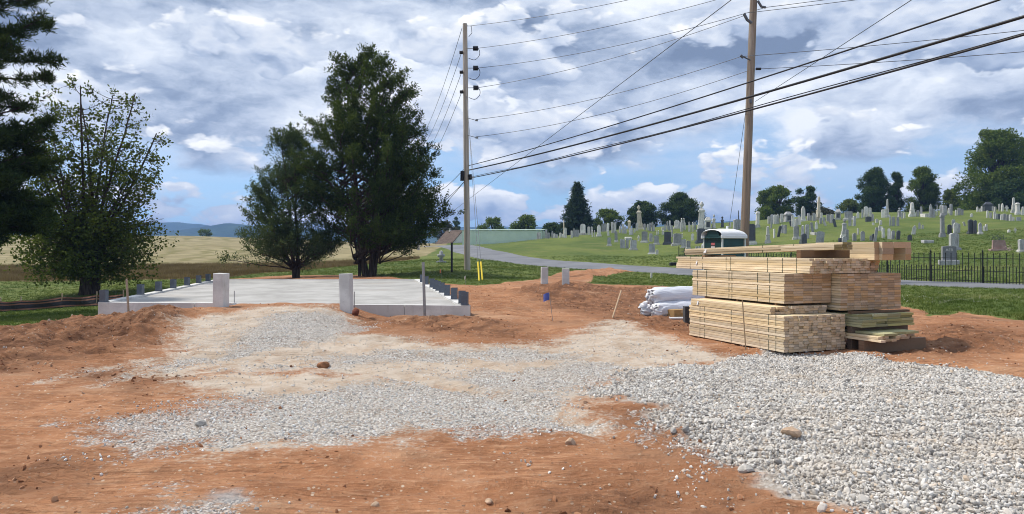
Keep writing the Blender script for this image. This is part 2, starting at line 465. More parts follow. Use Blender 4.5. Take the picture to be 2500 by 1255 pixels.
# road centre line and half widths (metres)
def mid(a, b, da, db):
    A = P(*a, da); B = P(*b, db); return ((A.x + B.x) / 2, (A.y + B.y) / 2, math.hypot(A.x - B.x, A.y - B.y) / 2)
road_c = [(34, 15.2, 1.35), mid((2500, 705), (2500, 695), 25.6, 27.6), mid((2350, 698), (2350, 690), 27, 29.2), mid((2200, 692), (2200, 685), 29, 31), mid((1900, 680), (1900, 666), 37, 40.6),
          mid((1750, 672), (1750, 659), 41.5, 46), mid((1650, 668), (1650, 654), 44.8, 48.6), mid((1466, 658), (1466, 644), 49, 53.8)]
for px_, py_, hw_ in ((1390, 646, 2.3), (1310, 639.5, 2.2), (1250, 632, 2.1), (1206, 623, 2.0), (1168, 614, 1.9), (1138, 606, 1.9), (1112, 600, 1.9)):
    g_ = G(px_, py_, 40); road_c.append((g_.x, g_.y, hw_))
road_c += [(road_c[-1][0] - 4.0, road_c[-1][1] + 14, 2.0)]
def catmull(pts, k=10):
    pts = [np.array(p, float) for p in pts]; out = []
    for i in range(len(pts) - 1):
        p0 = pts[max(i - 1, 0)]; p1 = pts[i]; p2 = pts[i + 1]; p3 = pts[min(i + 2, len(pts) - 1)]
        for t in np.linspace(0, 1, k, endpoint=False):
            out.append(.5 * ((2 * p1) + (p2 - p0) * t + (2 * p0 - 5 * p1 + 4 * p2 - p3) * t * t + (3 * p1 - p0 - 3 * p2 + p3) * t ** 3))
    out.append(pts[-1]); return np.array(out)
road = catmull(road_c, 14)
def road_in(x, y):
    """distance outside the road edge (negative = on it)"""
    d = np.full(x.shape, 1e9)
    for i in range(len(road)):
        d = np.minimum(d, np.hypot(x - road[i, 0], y - road[i, 1]) - road[i, 2])
    return d

def grow(a, b, s0, r, smax):
    out = [a]; s = s0
    while out[-1] < b: s = min(s * r, smax); out.append(out[-1] + s)
    return out
xs_r = list(np.arange(0, 9.5, .036)); xs_r += grow(xs_r[-1] + .036, 4600, .036, 1.032, 400)
xs = np.array([-v for v in xs_r[:0:-1]] + xs_r)
ys = list(np.arange(3.6, 13.5, .04)); ys += grow(ys[-1] + .04, 4600, .04, 1.011, 300)
yb = [-v for v in grow(-3.6, 400, .04, 1.12, 60)]
ys = np.array(sorted(set(yb[1:])) + list(ys))
gx, gy = np.meshgrid(xs, ys)
X = gx.ravel(); Y = gy.ravel()
near = (Y > 1) & (Y < 60) & (np.abs(X) < 60)
M_ = {k: np.zeros(X.shape) for k in ('dirt', 'dust', 'grav', 'stone', 'dark', 'mound', 'tracks', 'crop', 'slab', 'puddle')}
xn, yn = X[near], Y[near]
M_['dirt'][near] = region('dirt', xn, yn, .45, .22, .8, 1)
M_['dirt'][(Y <= 1)] = 1.0
M_['dust'][near] = region('dust', xn, yn, .55, .9, .8, 2)
M_['grav'][near] = region('grav', xn, yn, .55, .75, .9, 3)
M_['stone'][near] = region('stone', xn, yn, .55, .38, 1.5, 4)
M_['dark'][near] = region('dark', xn, yn, .5, .55, .8, 5)
M_['mound'][near] = region('mound', xn, yn, .3, 1.0, .8, 6)
M_['tracks'][near] = region('tracks', xn, yn, .3, .6, .8, 7)
M_['slab'][near] = region('slab', xn, yn, 0, .1, 1, 8)
M_['puddle'][near] = region('puddle', xn, yn, .1, .06, 3, 9)
fld = (Y > 30) & (Y < 280) & (X < 20) & (X > -280)
M_['crop'][fld] = region('crop', X[fld], Y[fld], .8, .6, .3, 10)
trk = track_mask(xn, yn, TRACKS[:4], .20) * (.65 + fbm(xn * 2, yn * 2, 66, 3)); trk2 = track_mask(xn, yn, TRACKS[4:], .22)
M_['dust'][near] = np.maximum(M_['dust'][near], trk * .95)
M_['bank'] = np.zeros(X.shape); REG['bank'] = [outline([(-150, 850), (0, 820), (240, 790), (420, 768), (480, 770), (440, 800), (330, 835), (150, 860), (0, 880)])]; M_['bank'][near] = region('bank', xn, yn, .4, .9, .7, 31)
REG['berm'] = [outline([(1440, 800), (1500, 788), (1570, 792), (1620, 815), (1560, 822), (1480, 815)]), outline([(880, 778), (1000, 776), (1150, 780), (1260, 792), (1150, 800), (950, 796)]), outline([(2300, 850), (2420, 835), (2520, 850), (2420, 872)])]; M_['berm'] = np.zeros(X.shape); M_['berm'][near] = region('berm', xn, yn, .3, .7, .9, 32)
Z = H(X, Y)
rd = np.full(X.shape, 50.0); rk = (Y > 12) & (Y < 116) & (X > -25) & (X < 40); rd[rk] = road_in(X[rk], Y[rk])
Z -= .06 * sstep(.25, -.1, rd)
dn = M_['dirt'][near]
n1 = fbm(xn * .55, yn * .55, 11, 3); n2 = fbm(xn * 2.1, yn * 2.6, 12, 4); n3 = fbm(xn * 9, yn * 9, 13, 3)
streak = fbm(xn * 1.5 + yn * .25, yn * 12, 14, 3) * (1 + 1.6 * sstep(9, 6, yn))
hz = dn * (n1 * .10 + n2 * .045 * (1 + 2.2 * M_['dark'][near]) + n3 * .016 * (1 + 1.6 * M_['dark'][near]) + streak * .022 * (1 - M_['dust'][near]))
clod = np.maximum(fbm(xn * 5, yn * 5, 15, 3) - .10, 0)
hz += dn * clod * (.16 * M_['dark'][near] + .02)
hz += M_['mound'][near] * (.22 + n2 * .25)
rip = np.sin((xn * .55 - yn * .83) * 2 * np.pi / .42 + n1 * 3)
hz += M_['tracks'][near] * rip * .035
# wheel ruts sweeping across the gravel towards the ramp
for (cx_, cy_, rr, w_) in ((-2.5, -1.5, 12.6, .17), (-2.5, -1.5, 14.1, .17), (-7.5, 2.0, 9.3, .16), (-7.5, 2.0, 10.7, .16)):
    rr_d = np.hypot(xn - cx_, yn - cy_) - rr
    rut = np.exp(-(rr_d / w_) ** 2) * .045 - np.exp(-((np.abs(rr_d) - w_ * 1.7) / (w_ * .7)) ** 2) * .022
    hz -= rut * dn * (yn > 6) * (1 - M_['stone'][near])
hz += M_['stone'][near] * (.008 + n1 * .05)
hz += (1 - dn) * (n1 * .06 + n2 * .03) * sstep(.2, .8, rd[near])
hz -= trk * .035 * dn + trk2 * .03 * dn
hz += M_['bank'][near] * (.16 + n2 * .34 + n3 * .06) + M_['berm'][near] * (.08 + n2 * .22)
hz += np.abs(fbm(xn * 3.4, yn * 4.6, 71, 4)) * .05 * dn * (1 - .6 * M_['dust'][near]) * sstep(-.1, .2, fbm(xn * .5, yn * .5, 72, 3))
hz -= M_['slab'][near] * .35
Z[near] += hz
farm = (~near) & (Y > 20); Z[farm] += fbm(X[farm] * .15, Y[farm] * .15, 20, 3) * .25 * sstep(.3, 2, rd[farm]) 
nx_, ny_ = len(xs), len(ys)
idx = np.arange(nx_ * ny_).reshape(ny_, nx_)
quads = np.stack([idx[:-1, :-1].ravel(), idx[:-1, 1:].ravel(), idx[1:, 1:].ravel(), idx[1:, :-1].ravel()], 1)
gme = mesh_np('ground', np.stack([X, Y, Z], 1), quads, True)
for k in ('dirt', 'dust', 'grav', 'stone', 'dark', 'crop', 'puddle'):
    a = gme.attributes.new(k, 'FLOAT', 'POINT'); a.data.foreach_set('value', M_[k].astype(np.float32))
print('ground verts', len(X))

# height on the finished ground, for things that stand on it
def ground_z(x, y):
    i = int(np.clip(np.searchsorted(xs, x) - 1, 0, nx_ - 2)); j = int(np.clip(np.searchsorted(ys, y) - 1, 0, ny_ - 2))
    u = (x - xs[i]) / (xs[i + 1] - xs[i]); v = (y - ys[j]) / (ys[j + 1] - ys[j])
    Zg = Z.reshape(ny_, nx_)
    return float((Zg[j, i] * (1 - u) + Zg[j, i + 1] * u) * (1 - v) + (Zg[j + 1, i] * (1 - u) + Zg[j + 1, i + 1] * u) * v)
def ground_zv(x, y):
    i = np.clip(np.searchsorted(xs, x) - 1, 0, nx_ - 2); j = np.clip(np.searchsorted(ys, y) - 1, 0, ny_ - 2)
    u = (x - xs[i]) / (xs[i + 1] - xs[i]); v = (y - ys[j]) / (ys[j + 1] - ys[j]); Zg = Z.reshape(ny_, nx_)
    return (Zg[j, i] * (1 - u) + Zg[j, i + 1] * u) * (1 - v) + (Zg[j + 1, i] * (1 - u) + Zg[j + 1, i + 1] * u) * v
def mask_at(name, x, y):
    i = np.clip(np.searchsorted(xs, x) - 1, 0, nx_ - 2); j = np.clip(np.searchsorted(ys, y) - 1, 0, ny_ - 2)
    return M_[name].reshape(ny_, nx_)[j, i]

# ---- ground material
GM, t = new_mat('ground')
geo = t.n('ShaderNodeNewGeometry'); pos = geo.outputs['Position']
a = {k: t.attr(k) for k in ('dirt', 'dust', 'grav', 'stone', 'dark', 'crop', 'puddle')}
nA = t.noise(pos, .45, 6, .6); nB = t.noise(pos, 3.0, 6, .62); nC = t.noise(pos, 22, 4, .65); nD = t.noise(pos, 90, 2, .6)
st = t.noise(t.vmath('MULTIPLY', pos, (2.4, 8.5, 2)), 1.0, 7, .7, .2)
# red clay
dirt = t.mix(t.ramp(nA, .38, .64), (.36, .165, .080), (.475, .240, .125))
dirt = t.mix(t.ramp(st, .48, .74, 0, .75), dirt, (.55, .325, .19))
rip_ = t.noise(t.vmath('MULTIPLY', pos, (3.2, 26, 3)), 1.0, 5, .6, .3); ripm = t.ramp(t.noise(pos, .6, 3, .6), .34, .54)
dirt = t.mix(t.math('MULTIPLY', ripm, t.ramp(rip_, .53, .38, 0, .75)), dirt, (.24, .105, .052))
patch = t.noise(t.vmath('MULTIPLY', pos, (.8, 1.5, 1)), 1.1, 7, .7)
dirt = t.mix(t.ramp(patch, .54, .68, 0, .55), dirt, (.225, .105, .054))
dirt = t.mix(t.ramp(patch, .40, .28, 0, .5), dirt, (.53, .36, .235))
dirt = t.mix(t.ramp(nB, .55, .34, 0, .62), dirt, (.245, .112, .056))
dirt = t.mix(t.ramp(nC, .50, .72, 0, .35), dirt, (.58, .38, .24))
spk = t.n('ShaderNodeTexVoronoi', feature='F1'); t.nt.links.new(pos, spk.inputs['Vector']); spk.inputs['Scale'].default_value = 30
sk = t.n('ShaderNodeSeparateColor', ins={0: spk.outputs['Color']})
dirt = t.mix(t.math('MULTIPLY', t.math('GREATER_THAN', sk.outputs[0], .86), t.ramp(spk.outputs['Distance'], .42, .25)), dirt, t.mix(sk.outputs[1], (.16, .075, .04), (.62, .50, .38)))
nL = t.noise(t.vmath('MULTIPLY', pos, (.8, 1.6, 1)), .32, 5, .6)
dirt = t.mix(t.ramp(nL, .52, .66, 0, .55), dirt, (.30, .175, .105))
dirt = t.mix(t.ramp(nL, .46, .34, 0, .45), dirt, (.50, .325, .205))
darkf = t.math('MULTIPLY', a['dark'], t.ramp(nB, .32, .60))
dirt = t.mix(t.math('MULTIPLY', darkf, .92), dirt, (.155, .074, .040))
# pale crusher dust
dust = t.mix(t.ramp(nB, .35, .66), (.46, .365, .275), (.585, .515, .43))
dust = t.mix(t.ramp(nC, .52, .75, 0, .5), dust, (.62, .57, .50))
def grit(k, lo, hi, amp=.9):
    m = t.math('ADD', k, t.math('MULTIPLY', t.math('SUBTRACT', t.math('MULTIPLY', t.math('ADD', nB, nC), .5), .5), amp * 2))
    m = t.math('ADD', m, t.math('MULTIPLY', t.math('SUBTRACT', nA, .5), amp * .8))
    return t.ramp(m, lo, hi)
col = t.mix(t.math('MULTIPLY', grit(a['dust'], .25, .85, 1.15), .92), dirt, dust)
# small crushed gravel
vor = t.n('ShaderNodeTexVoronoi', feature='F1'); t.nt.links.new(pos, vor.inputs['Vector']); vor.inputs['Scale'].default_value = 42
vs = t.n('ShaderNodeSeparateColor', ins={0: vor.outputs['Color']})
gc = t.cramp(vs.outputs[0], [(0, (.26, .24, .22)), (.25, (.46, .43, .39)), (.6, (.60, .575, .54)), (1, (.78, .77, .75))])
gc = t.mix(t.ramp(vor.outputs['Distance'], .40, .80, 0, .5), gc, (.26, .20, .15))
gmask = t.math('MULTIPLY', grit(a['grav'], .42, .82, 1.35), .8)
col = t.mix(gmask, col, gc)
gst = t.mix(t.ramp(nA, .40, .62), (.33, .26, .20), (.48, .44, .39))
smask = t.ramp(t.math('ADD', a['stone'], t.math('MULTIPLY', t.math('SUBTRACT', nB, .5), .5)), .3, .6)
col = t.mix(smask, col, t.mix(.55, gc, gst))
col = t.mix(t.math('MULTIPLY', a['puddle'], .8), col, (.40, .39, .38))
# grass
gn = t.noise(t.vmath('MULTIPLY', pos, (1, .45, 1)), .22, 5, .6); gn2 = t.noise(pos, 2.2, 5, .7); gn3 = t.noise(pos, 14, 3, .7)
gr = t.mix(t.ramp(gn, .36, .64), (.078, .118, .026), (.140, .175, .042))
gr = t.mix(t.ramp(gn2, .46, .76, 0, .6), gr, (.165, .178, .058))
gs = t.noise(t.vmath('MULTIPLY', pos, (.35, 1.3, 1)), .5, 5, .6)
gr = t.mix(t.ramp(gs, .52, .70, 0, .6), gr, (.190, .190, .070))
gr = t.mix(t.ramp(gn3, .52, .30, 0, .65), gr, (.026, .050, .009))
# stubble field
sp = t.n('ShaderNodeSeparateXYZ', ins={0: pos})
rowc = t.math('ADD', t.math('MULTIPLY', sp.outputs[0], .93), t.math('MULTIPLY', sp.outputs[1], .36))
rown = t.math('ADD', rowc, t.math('MULTIPLY', t.math('SUBTRACT', t.noise(pos, .05, 3), .5), 16))
rows = t.math('SINE', t.math('MULTIPLY', rown, 2 * math.pi / 4.2))
cn = t.noise(t.vmath('MULTIPLY', pos, (.5, 1, 1)), .35, 7, .68); cb = t.noise(pos, .035, 4, .6)
crop = t.mix(t.ramp(cn, .35, .68), (.205, .172, .085), (.330, .285, .160))
crop = t.mix(t.math('MULTIPLY', t.ramp(rows, -.2, 1.), t.ramp(cb, .40, .60, .15, .75)), crop, (.150, .138, .048))
standing = t.ramp(sp.outputs[1], 60, 66, 1, 0)
cdark = t.mix(t.ramp(cn, .32, .70), (.110, .080, .036), (.205, .155, .070))
crop = t.mix(standing, crop, cdark)
gr = t.mix(t.ramp(t.math('ADD', a['crop'], t.math('MULTIPLY', t.math('SUBTRACT', gn2, .5), .6)), .35, .65), gr, crop)
far = t.ramp(sp.outputs[1], 250, 420)
gr = t.mix(far, gr, (.055, .085, .030))
dmask = t.ramp(t.math('ADD', a['dirt'], t.math('MULTIPLY', t.math('SUBTRACT', nB, .5), .8)), .38, .62)
col = t.mix(dmask, gr, col)
hgt = t.math('ADD', t.math('MULTIPLY', nC, .7), t.math('MULTIPLY', nD, .35))
hgt = t.math('ADD', hgt, t.math('MULTIPLY', t.math('MULTIPLY', gmask, vor.outputs['Distance']), -1.3))
hgt = t.math('ADD', hgt, t.math('MULTIPLY', st, t.math('MULTIPLY', a['dirt'], .8)))
hgt = t.math('ADD', hgt, t.math('MULTIPLY', nB, 1.4))
hgt = t.math('ADD', hgt, t.math('MULTIPLY', t.math('MULTIPLY', rip_, ripm), t.math('MULTIPLY', a['dirt'], 1.1)))
rough = t.math('SUBTRACT', .95, t.math('MULTIPLY', a['puddle'], .3))
finish(t, col, rough, t.bump(hgt, .8, .05), .15)
ground = obj('ground', gme, GM); tag(ground, kind='structure')

# ---- asphalt lane
ASPH, t = new_mat('asphalt')
geo = t.n('ShaderNodeNewGeometry'); p_ = geo.outputs['Position']
c = t.mix(t.ramp(t.noise(p_, .5, 5, .6), .35, .65), (.125, .132, .148), (.175, .182, .198))
c = t.mix(t.ramp(t.noise(p_, 40, 3, .6), .4, .7, 0, .35), c, (.24, .25, .26))
finish(t, c, .85, t.bump(t.noise(p_, 60, 3), .3, .01), .3)
rv = []; K = 9
for i in range(len(road)):
    tng = road[min(i + 1, len(road) - 1), :2] - road[max(i - 1, 0), :2]; tng /= np.linalg.norm(tng); nr = np.array([-tng[1], tng[0]])
    for k in range(K):
        q = road[i, :2] + nr * road[i, 2] * (2 * k / (K - 1) - 1) * (1 + .03 * math.sin(i * 1.7 + k))
        rv.append((q[0], q[1], h1(q[0], q[1]) + .03 + .025 * (1 - (2 * k / (K - 1) - 1) ** 2) - (.08 if k in (0, K - 1) else 0)))
ri = np.arange(len(road) * K).reshape(len(road), K)
rq = np.stack([ri[:-1, :-1].ravel(), ri[:-1, 1:].ravel(), ri[1:, 1:].ravel(), ri[1:, :-1].ravel()], 1)
lane = obj('road', mesh_np('road', rv, rq, True), ASPH); tag(lane, kind='structure')

# ---- far hills and haze
HILL, t = new_mat('wooded_hill')
geo = t.n('ShaderNodeNewGeometry'); p_ = geo.outputs['Position']
c = t.mix(t.ramp(t.noise(p_, .012, 6, .7), .35, .7), (.020, .040, .018), (.050, .085, .032))
finish(t, c, .95, t.bump(t.noise(p_, .05, 4), .6, 8.), .05)
def ridge(name, d, pts, base, seed, depth):
    px = np.linspace(-2200, 4400, 420); py = np.interp(px, [p[0] for p in pts], [p[1] for p in pts])
    x = (px - CX) / FPX * d; z = EYE - (py - HORIZON) / FPX * d
    z = z + fbm(x * .004, x * 0 + seed, seed, 5) * 16 + fbm(x * .05, x * 0 + seed, seed + 3, 2) * 5
    prof = [(-1.0, 0.), (-.55, .45), (-.25, .82), (0, 1.), (.3, .8), (1, 0)]
    v = []
    for s, h in prof:
        v.append(np.stack([x, np.full_like(x, d) + s * depth + fbm(x * .003, x * 0, seed + 9, 3) * 120, base + (z - base) * h], 1))
    v = np.concatenate(v); ii = np.arange(len(v)).reshape(len(prof), -1)
    q = np.stack([ii[:-1, :-1].ravel(), ii[:-1, 1:].ravel(), ii[1:, 1:].ravel(), ii[1:, :-1].ravel()], 1)
    o = obj(name, mesh_np(name, v, q, True), HILL); tag(o, kind='structure'); return o
ridge('hills', 2400, [(-2200, 560), (-300, 548), (150, 540), (430, 543), (540, 553), (700, 562), (1000, 556), (1500, 556), (1780, 541), (1850, 537), (2050, 548), (4400, 545)], -20, 3, 420)
ridge('hills', 1700, [(-2200, 566), (0, 572), (420, 572), (500, 556), (550, 547), (590, 547), (640, 556), (800, 566), (1300, 566), (1850, 560), (4400, 562)], -20, 8, 300)
hz_v = [(-7000, -600), (7000, -600), (7000, 5600), (-7000, 5600)]
hm = MB().add([(x, y, -30) for x, y in hz_v] + [(x, y, 112) for x, y in hz_v], [(3, 2, 1, 0), (4, 5, 6, 7), (0, 1, 5, 4), (1, 2, 6, 5), (2, 3, 7, 6), (3, 0, 4, 7)]).mesh('haze')
HAZE = bpy.data.materials.new('haze'); HAZE.use_nodes = True
ht = NT(HAZE.node_tree)
for n in list(ht.nt.nodes): ht.nt.nodes.remove(n)
pv = ht.n('ShaderNodeVolumePrincipled'); pv.inputs['Color'].default_value = (.30, .52, 1.0, 1); pv.inputs['Density'].default_value = .00036
pv.inputs['Anisotropy'].default_value = 0.0
ho = ht.n('ShaderNodeOutputMaterial'); ht.nt.links.new(pv.outputs[0], ho.inputs['Volume'])
tag(obj('haze', hm, HAZE), 'thin bluish summer haze over the whole valley', 'haze', kind='stuff')

# ------------------------------------------------------------------ materials for built things
def simple(name, col, rough=.6, spec=.4, metal=0., var=.12, sc=6., bump=.0):
    m, t = new_mat(name)
    tc = t.n('ShaderNodeTexCoord'); v = tc.outputs['Object']
    n = t.noise(v, sc, 5, .6)
    c = t.mix(t.ramp(n, .3, .7), tuple(x * (1 - var) for x in col), tuple(min(1, x * (1 + var)) for x in col))
    finish(t, c, rough, t.bump(t.noise(v, sc * 8, 3), bump, .01) if bump else None, spec, metal)
    return m
CONC, t = new_mat('concrete')
geo = t.n('ShaderNodeNewGeometry'); v = geo.outputs['Position']
n = t.noise(v, .9, 7, .65, .3); n2 = t.noise(v, 14, 4, .6); ns = t.noise(t.vmath('MULTIPLY', v, (.4, 2.2, 1)), 1.0, 6, .6)
c = t.mix(t.ramp(n, .34, .66), (.30, .295, .28), (.43, .425, .41))
c = t.mix(t.ramp(ns, .52, .74, 0, .6), c, (.49, .485, .47))
c = t.mix(t.ramp(n2, .56, .8, 0, .3), c, (.24, .23, .22))
c = t.mix(t.ramp(t.noise(v, .35, 5, .65), .55, .72, 0, .35), c, (.36, .30, .24))
finish(t, c, .85, t.bump(n2, .25, .01), .25)
CONCW, t = new_mat('cast_concrete')
geo = t.n('ShaderNodeNewGeometry'); v = geo.outputs['Position']
n = t.noise(v, 1.4, 6, .65, .3); n2 = t.noise(t.vmath('MULTIPLY', v, (6, 6, .9)), 1.0, 5, .6); n3 = t.noise(v, 40, 3, .6)
c = t.mix(t.ramp(n, .34, .66), (.50, .50, .49), (.68, .68, .665))
c = t.mix(t.ramp(n2, .58, .78, 0, .5), c, (.30, .27, .23))
c = t.mix(t.ramp(n3, .60, .75, 0, .45), c, (.25, .245, .24))
zz = t.n('ShaderNodeSeparateXYZ', ins={0: v}).outputs[2]
c = t.mix(t.ramp(t.math('ADD', zz, t.math('MULTIPLY', n, .22)), .20, .02, 0, .5), c, (.38, .27, .19))   # clay splashed on the foot
finish(t, c, .88, t.bump(n3, .3, .008), .2)
STEEL = simple('painted_steel', (.105, .125, .155), .45, .5, .3, .12, 9)
GALV = simple('galvanised_steel', (.30, .31, .32), .4, .5, .6, .12, 12)
WHITEP = simple('white_plastic', (.78, .79, .80), .35, .5, 0, .04, 3)

def wood(name, a, b, endc, knots=.5):
    m, t = new_mat(name)
    tc = t.n('ShaderNodeTexCoord'); oi = t.n('ShaderNodeObjectInfo')
    rnd = oi.outputs['Random']
    off = t.vmath('SCALE', (17.3, 31.7, 11.1), None, rnd)
    v = t.vmath('ADD', tc.outputs['Object'], off)
    g = t.noise(t.vmath('MULTIPLY', v, (38, 1.3, 38)), 1.0, 5, .6, .8)
    c = t.mix(t.ramp(g, .34, .68), a, b)
    k = t.noise(t.vmath('MULTIPLY', v, (9, 3.2, 9)), 1.0, 2, .5)
    c = t.mix(t.ramp(k, .70, .76, 0, knots), c, tuple(x * .38 for x in a))
    # sawn ends
    nrm = t.n('ShaderNodeSeparateXYZ', ins={0: tc.outputs['Normal']}).outputs[1]
    isend = t.math('GREATER_THAN', t.math('ABSOLUTE', nrm), .7)
    ring = t.math('SINE', t.math('MULTIPLY', t.vmath('LENGTH', t.vmath('MULTIPLY', t.vmath('ADD', tc.outputs['Object'], t.vmath('SCALE', (.07, 0, .05), None, rnd)), (1, 0, 1))), 900))
    nl = t.n('ShaderNodeVectorMath', operation='LENGTH', ins={0: t.vmath('MULTIPLY', t.vmath('ADD', tc.outputs['Object'], t.vmath('SCALE', (.1, 0, .06), None, rnd)), (1, 0, 1))})
    ring = t.math('SINE', t.math('MULTIPLY', nl.outputs['Value'], 800))
    ec = t.mix(t.ramp(ring, -.6, .9), tuple(x * .80 for x in endc), endc)
    ec = t.mix(t.ramp(t.noise(v, 30, 3), .5, .75, 0, .4), ec, tuple(x * .55 for x in endc))
    c = t.mix(isend, c, ec)
    # one board darker, one paler, one greyer than the next
    hv = t.n('ShaderNodeHueSaturation')
    t.nt.links.new(c, hv.inputs['Color']); t.nt.links.new(t.ramp(rnd, 0, 1, .72, 1.22, False), hv.inputs['Value'])
    r2 = t.math('FRACT', t.math('MULTIPLY', rnd, 7.31)); t.nt.links.new(t.ramp(r2, 0, 1, .75, 1.1, False), hv.inputs['Saturation'])
    finish(t, hv.outputs[0], .75, t.bump(g, .25, .004), .25)
    return m
PINE = wood('sawn_pine', (.60, .46, .27), (.74, .60, .40), (.60, .43, .27))
PINE2 = wood('sawn_spruce', (.60, .46, .27), (.74, .60, .40), (.52, .33, .18), .4)
TREAT = wood('treated_pine', (.38, .37, .18), (.52, .50, .28), (.38, .34, .15), .35)
WEATH = wood('weathered_pine', (.46, .38, .26), (.60, .51, .37), (.28, .22, .10), .35)
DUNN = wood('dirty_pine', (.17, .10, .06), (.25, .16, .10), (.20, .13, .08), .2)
STAKE = wood('stake_wood', (.52, .38, .25), (.62, .48, .34), (.5, .36, .22), .1)
STRAP = simple('strap_plastic', (.035, .055, .035), .5)
PAPER = simple('paper', (.74, .74, .76), .8, .2, 0, .12, 30)

# ------------------------------------------------------------------ foundation slab
ZS = .32
fnd = empty('concrete_foundation', (SLAB[0][0], SLAB[0][1], 0), 0, 'pale concrete foundation slab with low kerb walls and rows of grey post brackets', 'foundation')
FO = Vector((SLAB[0][0], SLAB[0][1], 0))
def q_prism(poly, z0, z1, bev=0):
    mb = MB(); n = len(poly)
    vs = [(x - FO.x, y - FO.y, z0) for x, y in poly] + [(x - FO.x, y - FO.y, z1) for x, y in poly]
    mb.add(vs, [tuple(range(n))[::-1], tuple(range(n, 2 * n))] + [(i, (i + 1) % n, n + (i + 1) % n, n + i) for i in range(n)])
    return mb
def inset(poly, d):
    out = []; n = len(poly); c = np.mean(poly, 0)
    for i in range(n):
        p0 = np.array(poly[i - 1]); p1 = np.array(poly[i]); p2 = np.array(poly[(i + 1) % n])
        e1 = (p1 - p0) / np.linalg.norm(p1 - p0); e2 = (p2 - p1) / np.linalg.norm(p2 - p1)
        n1 = np.array([-e1[1], e1[0]]); n2 = np.array([-e2[1], e2[0]])
        if n1 @ (c - p1) < 0: n1 = -n1; n2 = -n2
        A = np.array([n1, n2]); out.append(tuple(p1 + np.linalg.solve(A, np.array([d, d]))))
    return out
inn = inset(SLAB, .22)
# the floor itself, a fine grid so it is not perfectly flat
NU, NV = 60, 80
sv = []
for j in range(NV + 1):
    for i in range(NU + 1):
        u, w = i / NU, j / NV
        a_ = np.array(inn[0]) * (1 - u) + np.array(inn[1]) * u; b_ = np.array(inn[3]) * (1 - u) + np.array(inn[2]) * u
        p = a_ * (1 - w) + b_ * w; sv.append(p)
sv = np.array(sv); szz = ZS - .045 + fbm(sv[:, 0] * .8, sv[:, 1] * .8, 31, 3) * .012
sidx = np.arange(len(sv)).reshape(NV + 1, NU + 1)
obj('slab', mesh_np('slab', np.stack([sv[:, 0] - FO.x, sv[:, 1] - FO.y, szz], 1), np.stack([sidx[:-1, :-1].ravel(), sidx[:-1, 1:].ravel(), sidx[1:, 1:].ravel(), sidx[1:, :-1].ravel()], 1), True), CONC, fnd)
def lerp(a, b, s): return (a[0] + (b[0] - a[0]) * s, a[1] + (b[1] - a[1]) * s)
# front walls: joints between form panels; the gap between is where the ramp comes in
def wall_run(pa, pb, ia, ib, cuts, top, bot=-.4, name='kerb_wall'):
    for s0, s1 in zip(cuts[:-1], cuts[1:]):
        g = .0012
        poly = [lerp(pa, pb, s0 + g), lerp(pa, pb, s1 - g), lerp(ia, ib, s1 - g), lerp(ia, ib, s0 + g)]
        mb = q_prism(poly, bot, top + random.uniform(-.004, .004)); mb.build(name, CONCW, fnd)
wall_run(SLAB[0], SLAB[1], inn[0], inn[1], [0, .155, .27, .375], ZS)
wall_run(SLAB[0], SLAB[1], inn[0], inn[1], [.375, .655], ZS - .05, name='door_sill')
wall_run(SLAB[0], SLAB[1], inn[0], inn[1], [.655, .83, 1.0], ZS - .01)
wall_run(SLAB[1], SLAB[2], inn[1], inn[2], [0, .25, .5, .75, 1.0], ZS)
wall_run(SLAB[3], SLAB[2], inn[3], inn[2], [0, .34, .67, 1.0], ZS - .01)
wall_run(SLAB[0], SLAB[3], inn[0], inn[3], [0, .25, .5, .75, 1.0], ZS)
# post brackets: a U of painted plate with a base flange
def bracket_mesh():
    mb = MB(); h = .285
    mb.box(-.075, .075, -.062, -.054, 0, h).box(-.075, .075, .054, .062, 0, h).box(-.075, -.067, -.053, .053, .012, h - .02).box(.067, .075, -.053, .053, .012, h - .02)
    mb.box(-.085, .085, -.09, .09, 0, .01)
    for x in (-.04, .04):
        for z in (.08, .2): mb.lathe([(.012, 0), (.012, .008), (.006, .012)], 6, Matrix.Translation((x, -.062, z)) @ Matrix.Rotation(R(90), 4, 'X'))
    return mb.mesh('bracket')
bme = bracket_mesh(); bme.materials.append(STEEL)
def put_bracket(p, rz):
    obj('post_bracket', bme, None, fnd, (p[0] - FO.x, p[1] - FO.y, ZS + .002), (0, 0, rz + random.uniform(-.03, .03)))
mL0, mL1 = lerp(SLAB[0], inn[0], .5), lerp(SLAB[3], inn[3], .5)
mR0, mR1 = lerp(SLAB[1], inn[1], .5), lerp(SLAB[2], inn[2], .5)
def brackets_at(a_, b_, pxs):
    for px in pxs:
        best = min(np.linspace(0, 1, 801), key=lambda s: abs(CX + FPX * lerp(a_, b_, s)[0] / lerp(a_, b_, s)[1] - px))
        put_bracket(lerp(a_, b_, best), math.atan2(SLAB[1][1] - SLAB[0][1], SLAB[1][0] - SLAB[0][0]))
brackets_at(mL0, mL1, [250, 343, 387, 423, 457, 485, 508])
brackets_at(mR0, mR1, [1144, 1128, 1109, 1092, 1079, 1070, 1063, 1055, 1041, 1031])
for s in (.1, .3): pass
def pier(px, by, d, w, ty, label, lean=0., splash=0):
    b = P(px, by, d); z0 = ground_z(b.x, d) - .12; top = EYE - (ty - HORIZON) / FPX * d
    mb = MB().box(-w / 2, w / 2, -w / 2, w / 2, 0, top - z0, bev=.012)
    o = mb.build('concrete_pier', CONCW, None, loc=(b.x, d, z0), rot=(lean * .4, lean, random.uniform(-.2, .2)))
    return tag(o, label, 'pier', 'bare concrete piers')
pier(539, 758, 16.2, .25, 667, 'square concrete pier standing at the corner of the gravel ramp near brown soil bank', .02)
